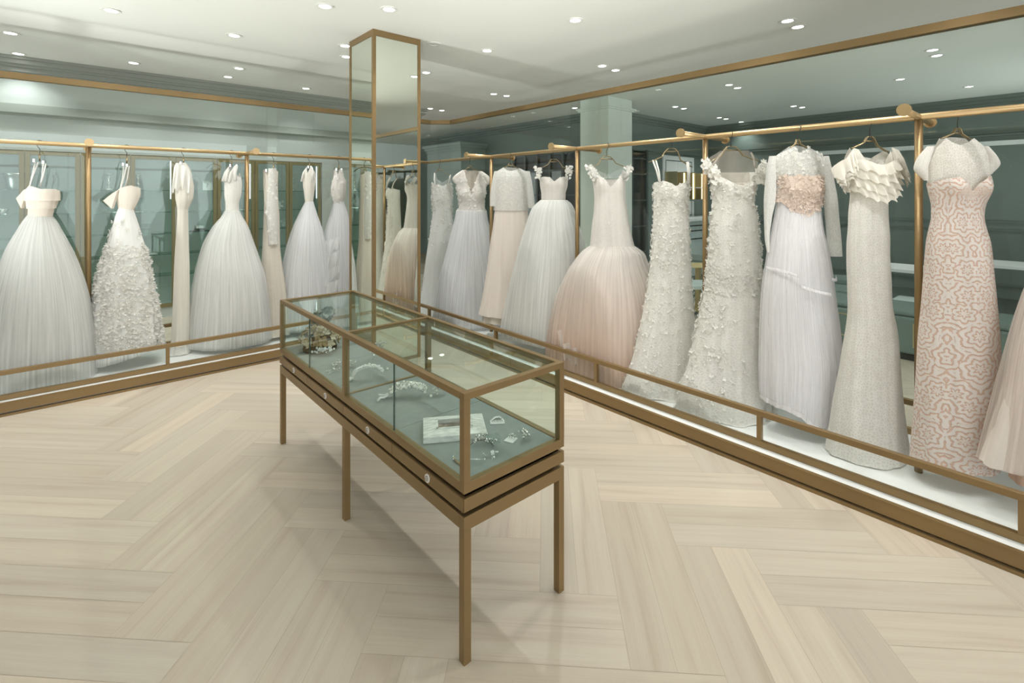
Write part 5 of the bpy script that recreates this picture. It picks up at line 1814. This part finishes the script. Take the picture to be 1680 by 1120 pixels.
g.strap('hanging_loop', C_['petal'], [[(58, 266, 0), (60, 290, -.04), (60.5, 305, -.06)], [(62.5, 266, 0), (61.5, 290, -.04), (61, 305, -.06)], [(67, 268, .02), (69, 290, 0), (69.5, 306, -.02)], [(71.5, 268, .02), (70.5, 290, 0), (70, 306, -.02)]], r=.9)
sk = [(352, 46, 84), (362, 38, 92), (380, 27, 102), (400, 15, 113), (425, 4, 125), (455, -6, 136), (490, -15, 146), (530, -22, 153), (572, -28, 158), (628, -31, 161)]
tulle_skirt(g, sk, .80, 'tulle_liner', 'tulle', [(352, .01), (420, .025), (628, .05)], nf=19, seed=41, nets=3, rows=60)
g.side_hanger('dark clip hanger holding the strapless ball gown', 252, [(58, 264, -.02), (69, 266, .02)])

# ---- L2
g = Gown(208, 'L', 'ivory strapless gown with a skirt covered in silk petals')
g.add('bodice', C_['champagne'], prof=[(304, 186, 230), (318, 188, 231), (332, 192, 226), (346, 195, 218)], k=.7, top=[(186, 328), (196, 316), (206, 309), (224, 304), (230, 307)], back=[(186, 326), (206, 312), (230, 308)], yref=334, n=96, rows=24, folds=[(304, .02), (346, .01)], nf=6)
w = MB()
k = 0
for yo in (0, .03):
    for px, py in ((181.5, 329), (196, 342), (206, 312), (197, 317)):
        w.v.append((g.X(px), -.09 + yo, g.Z(py)))
w.f += [(0, 1, 2, 3), (7, 6, 5, 4), (0, 4, 5, 1), (1, 5, 6, 2), (2, 6, 7, 3), (3, 7, 4, 0)]
w.build('neckline_fold', C_['champagne'], g.root, bevel=.004)
g.strap('hanging_loop', C_['petal'], [[(203, 272, 0), (205.5, 292, -.03), (206, 310, -.06)], [(207.5, 272, 0), (207.5, 292, -.03), (207.5, 310, -.06)], [(209, 272, .02), (209, 292, 0), (208.5, 310, -.03)]], r=.9)
sk = [(340, 195, 218), (352, 190, 222), (372, 184, 229), (395, 177, 236), (420, 170, 245), (450, 160, 252), (500, 151, 262), (540, 146, 269), (565, 144, 272), (582, 145, 272)]
g.add('skirt', C_['tulle_liner'], prof=sk, k=.8, folds=[(340, .01), (420, .03), (582, .06)], nf=12, seed=43, n=144, rows=60, hem=[(145, 586), (208, 582), (272, 564)], yhref=540)
g.flowers('silk_petals', C_['petal'], 1500, .019, lambda x, y: 0 if y < 352 else (.12 if y < 400 else (.8 if y < 562 else .0)), seed=44, cup=.8)
g.add('hem_net', C_['tulle'], prof=[(566, 145, 272), (588, 143, 274)], k=.84, folds=[(566, .05), (588, .07)], nf=15, seed=45, n=96, rows=8, hem=[(145, 590), (208, 586), (274, 570)], yhref=568)
g.side_hanger('dark clip hanger holding the petal gown', 257, [(203, 270, -.02), (208, 271, .02)])

# ---- L3
g = Gown(301, 'L', 'slim ivory silk gown with a large folded bow at its shoulder')
g.add('gown_body', C_['ivory_silk'], prof=[(330, 291, 309), (345, 291, 309), (400, 288, 310), (440, 286, 311), (500, 284, 311), (566, 280, 311)], k=1.0, folds=[(330, .03), (420, .06), (566, .10)], nf=7, seed=46, n=96, rows=50)
g.add('folded_bodice', C_['ivory_silk'], prof=[(267, 294, 304), (280, 290, 312), (295, 288, 315), (310, 288, 318), (324, 288, 317), (336, 290, 312), (345, 292, 308)], k=1.0, folds=[(267, .05), (300, .09), (345, .03)], nf=5, seed=47, n=96, rows=30, wob=.008)
g.ruffle('bow', C_['petal'], [(297, 270, -.05), (306, 271, -.06), (314, 276, -.05), (318, 286, -.03)], 38, waves=2.0, amp=.02, seed=3, flare=.03, cols=50, taper=False)
g.ruffle('bow', C_['petal'], [(291, 275, -.05), (298, 268, -.07), (304, 270, -.06)], 44, waves=2.0, amp=.02, seed=5, flare=.03, cols=50, taper=False)
g.add('train', C_['petal'], prof=[(558, 282, 310), (575, 276, 312), (582, 274, 314)], k=1.0, folds=[(558, .06), (582, .12)], nf=8, seed=48, n=64, rows=8)
g.side_hanger('dark clip hanger holding the bow gown', 258, [(297, 268, -.03), (303, 270, .03)])

# ---- L4
g = Gown(380, 'L', 'white ball gown with a V strap bodice and pleated tulle skirt, before the rack post')
g.add('bodice', C_['ivory_lace'], prof=[(288, 369, 395), (300, 368, 397), (318, 368, 396), (335, 370, 392), (352, 369, 393)], k=.9, top=[(369, 296), (377, 284), (382, 300), (388, 282), (395, 290)], yref=312, n=96, rows=24, seed=49)
g.strap('strap', C_['petal'], [[(377, 274, 0), (375, 284, -.05), (373, 298, -.08)], [(378, 274, 0), (378, 284, -.05), (378, 298, -.08)], [(388, 273, 0), (390, 284, -.05), (392, 296, -.06)], [(387, 273, 0), (385, 284, -.06), (384, 300, -.09)]], r=2.4)
sk = [(345, 369, 393), (354, 364, 397), (372, 349, 407), (400, 334, 417), (420, 328, 424), (450, 321, 434), (500, 314, 442), (556, 308, 447)]
tulle_skirt(g, sk, .85, 'tulle_liner', 'tulle', [(345, .015), (400, .035), (556, .06)], nf=17, seed=51, nets=2)
g.side_hanger('dark clip hanger holding the pleated ball gown', 262, [(378, 272, -.03), (387, 272, .03)])

# ---- L5
g = Gown(449, 'L', 'slim ivory lace gown hanging between the pleated ball gown and the corset gown')
g.add('gown_body', C_['pale_lace'], prof=[(276, 433, 457), (300, 433, 456), (330, 434, 457), (355, 433, 459), (400, 431, 460), (440, 429, 465), (480, 429, 471), (548, 426, 478)], k=.8, folds=[(276, .10), (350, .08), (440, .10), (548, .16)], nf=6, seed=52, n=96, rows=60, top=[(433, 281), (437, 277), (442, 288), (447, 284), (451, 275), (457, 281)], back=[(433, 282), (457, 282)], yref=310)
g.add('lace_panel', C_['sheer_lace'], prof=[(277, 444, 457), (300, 443, 457), (345, 441, 459), (400, 444, 460)], k=.9, folds=[(277, .05), (400, .10)], nf=5, seed=53, n=64, rows=30, yoff=-.05)
g.flowers('lace_motifs', C_['petal'], 70, .018, None, seed=9, cup=.2, front=False)
g.side_hanger('dark clip hanger holding the slim lace gown', 268, [(438, 280, -.03), (446, 279, .03)])

# ---- L6
g = Gown(508, 'L', 'cool white tulle gown with a plain silk corset bodice')
g.add('bodice', C_['ivory_silk'], prof=[(273, 502, 514), (285, 498, 518), (300, 497, 517), (318, 499, 515), (336, 501, 513)], k=.95, n=80, rows=24, seed=54, folds=[(273, .10), (300, .08), (336, .03)], nf=5, top=[(502, 282), (505, 273), (508, 284), (511, 274), (514, 280)], back=[(502, 290), (514, 290)], yref=300)
g.strap('strap', C_['petal'], [[(504, 275, 0), (501, 284, -.05), (499, 298, -.07)], [(512, 275, 0), (515, 284, -.04), (516, 296, -.05)]], r=1.6)
sk = [(330, 501, 514), (350, 491, 520), (380, 478, 530), (415, 468, 537), (450, 462, 542), (500, 457, 548), (532, 455, 551)]
tulle_skirt(g, sk, .85, 'cool_liner', 'cool_tulle', [(330, .01), (400, .03), (532, .05)], nf=17, seed=55)
g.side_hanger('dark clip hanger holding the silk corset gown', 266, [(506, 274, -.02), (510, 274, .02)])

# ---- L7
g = Gown(556, 'L', 'white ruffled tulle gown with a beaded bodice, partly behind the mirrored column')
g.add('bodice', C_['white_lace'], prof=[(276, 549, 562), (295, 546, 566), (308, 543, 568), (320, 544, 567), (334, 548, 562)], k=.9, n=80, rows=24, seed=56, folds=[(276, .10), (334, .03)], nf=5, top=[(549, 284), (552, 276), (556, 286), (559, 277), (562, 283)], back=[(549, 290), (562, 290)], yref=300)
g.flowers('beaded_flowers', C_['petal'], 60, .018, None, seed=58, cup=.3)
sk = [(328, 548, 563), (350, 542, 570), (380, 533, 577), (420, 526, 585), (470, 522, 592), (526, 520, 596)]
tulle_skirt(g, sk, .85, 'cool_liner', 'cool_tulle', [(328, .01), (400, .03), (526, .06)], nf=15, seed=57)
for i in range(6):
    py = 384 + 22 * i
    g.ruffle('skirt_ruffle', C_['tulle'], [(527 - i, py, -.10 - .03 * i), (545, py + 8, -.21 - .03 * i), (566 + i, py + 2, -.16 - .03 * i)], 26, waves=4, amp=.03, seed=60 + i, flare=.05, cols=70)
g.side_hanger('dark clip hanger holding the ruffled tulle gown', 270, [(552, 278, -.02), (560, 278, .02)])
# ------------------------------------------------------------------ world, camera, view
w_ = bpy.data.worlds.new('world')
sc.world = w_
w_.use_nodes = True
bg = w_.node_tree.nodes['Background']
bg.inputs[0].default_value = (.93, .97, 1.0, 1)
bg.inputs[1].default_value = 2.6

cam = bpy.data.cameras.new('camera')
co = bpy.data.objects.new('camera', cam)
COL.objects.link(co)
co.location = (0, 0, H)
co.rotation_euler = (pi / 2, 0, YAW)
cam.sensor_fit = 'HORIZONTAL'
cam.sensor_width = 36
cam.lens = 36 * F / 1680
cam.shift_x = (840 - CX) / 1680
cam.shift_y = (HZ - 560) / 1680
cam.clip_start = .02
sc.camera = co
vs = sc.view_settings
vs.view_transform = 'Standard'
vs.look = 'None'
vs.exposure = 0.0
vs.gamma = 1
vs.use_curve_mapping = False
cy = sc.cycles
cy.max_bounces = 10
cy.transparent_max_bounces = 24
cy.glossy_bounces = 5
cy.diffuse_bounces = 6
cy.transmission_bounces = 6
cy.sample_clamp_indirect = 6
cy.caustics_reflective = False
cy.caustics_refractive = False
cy.use_denoising = True
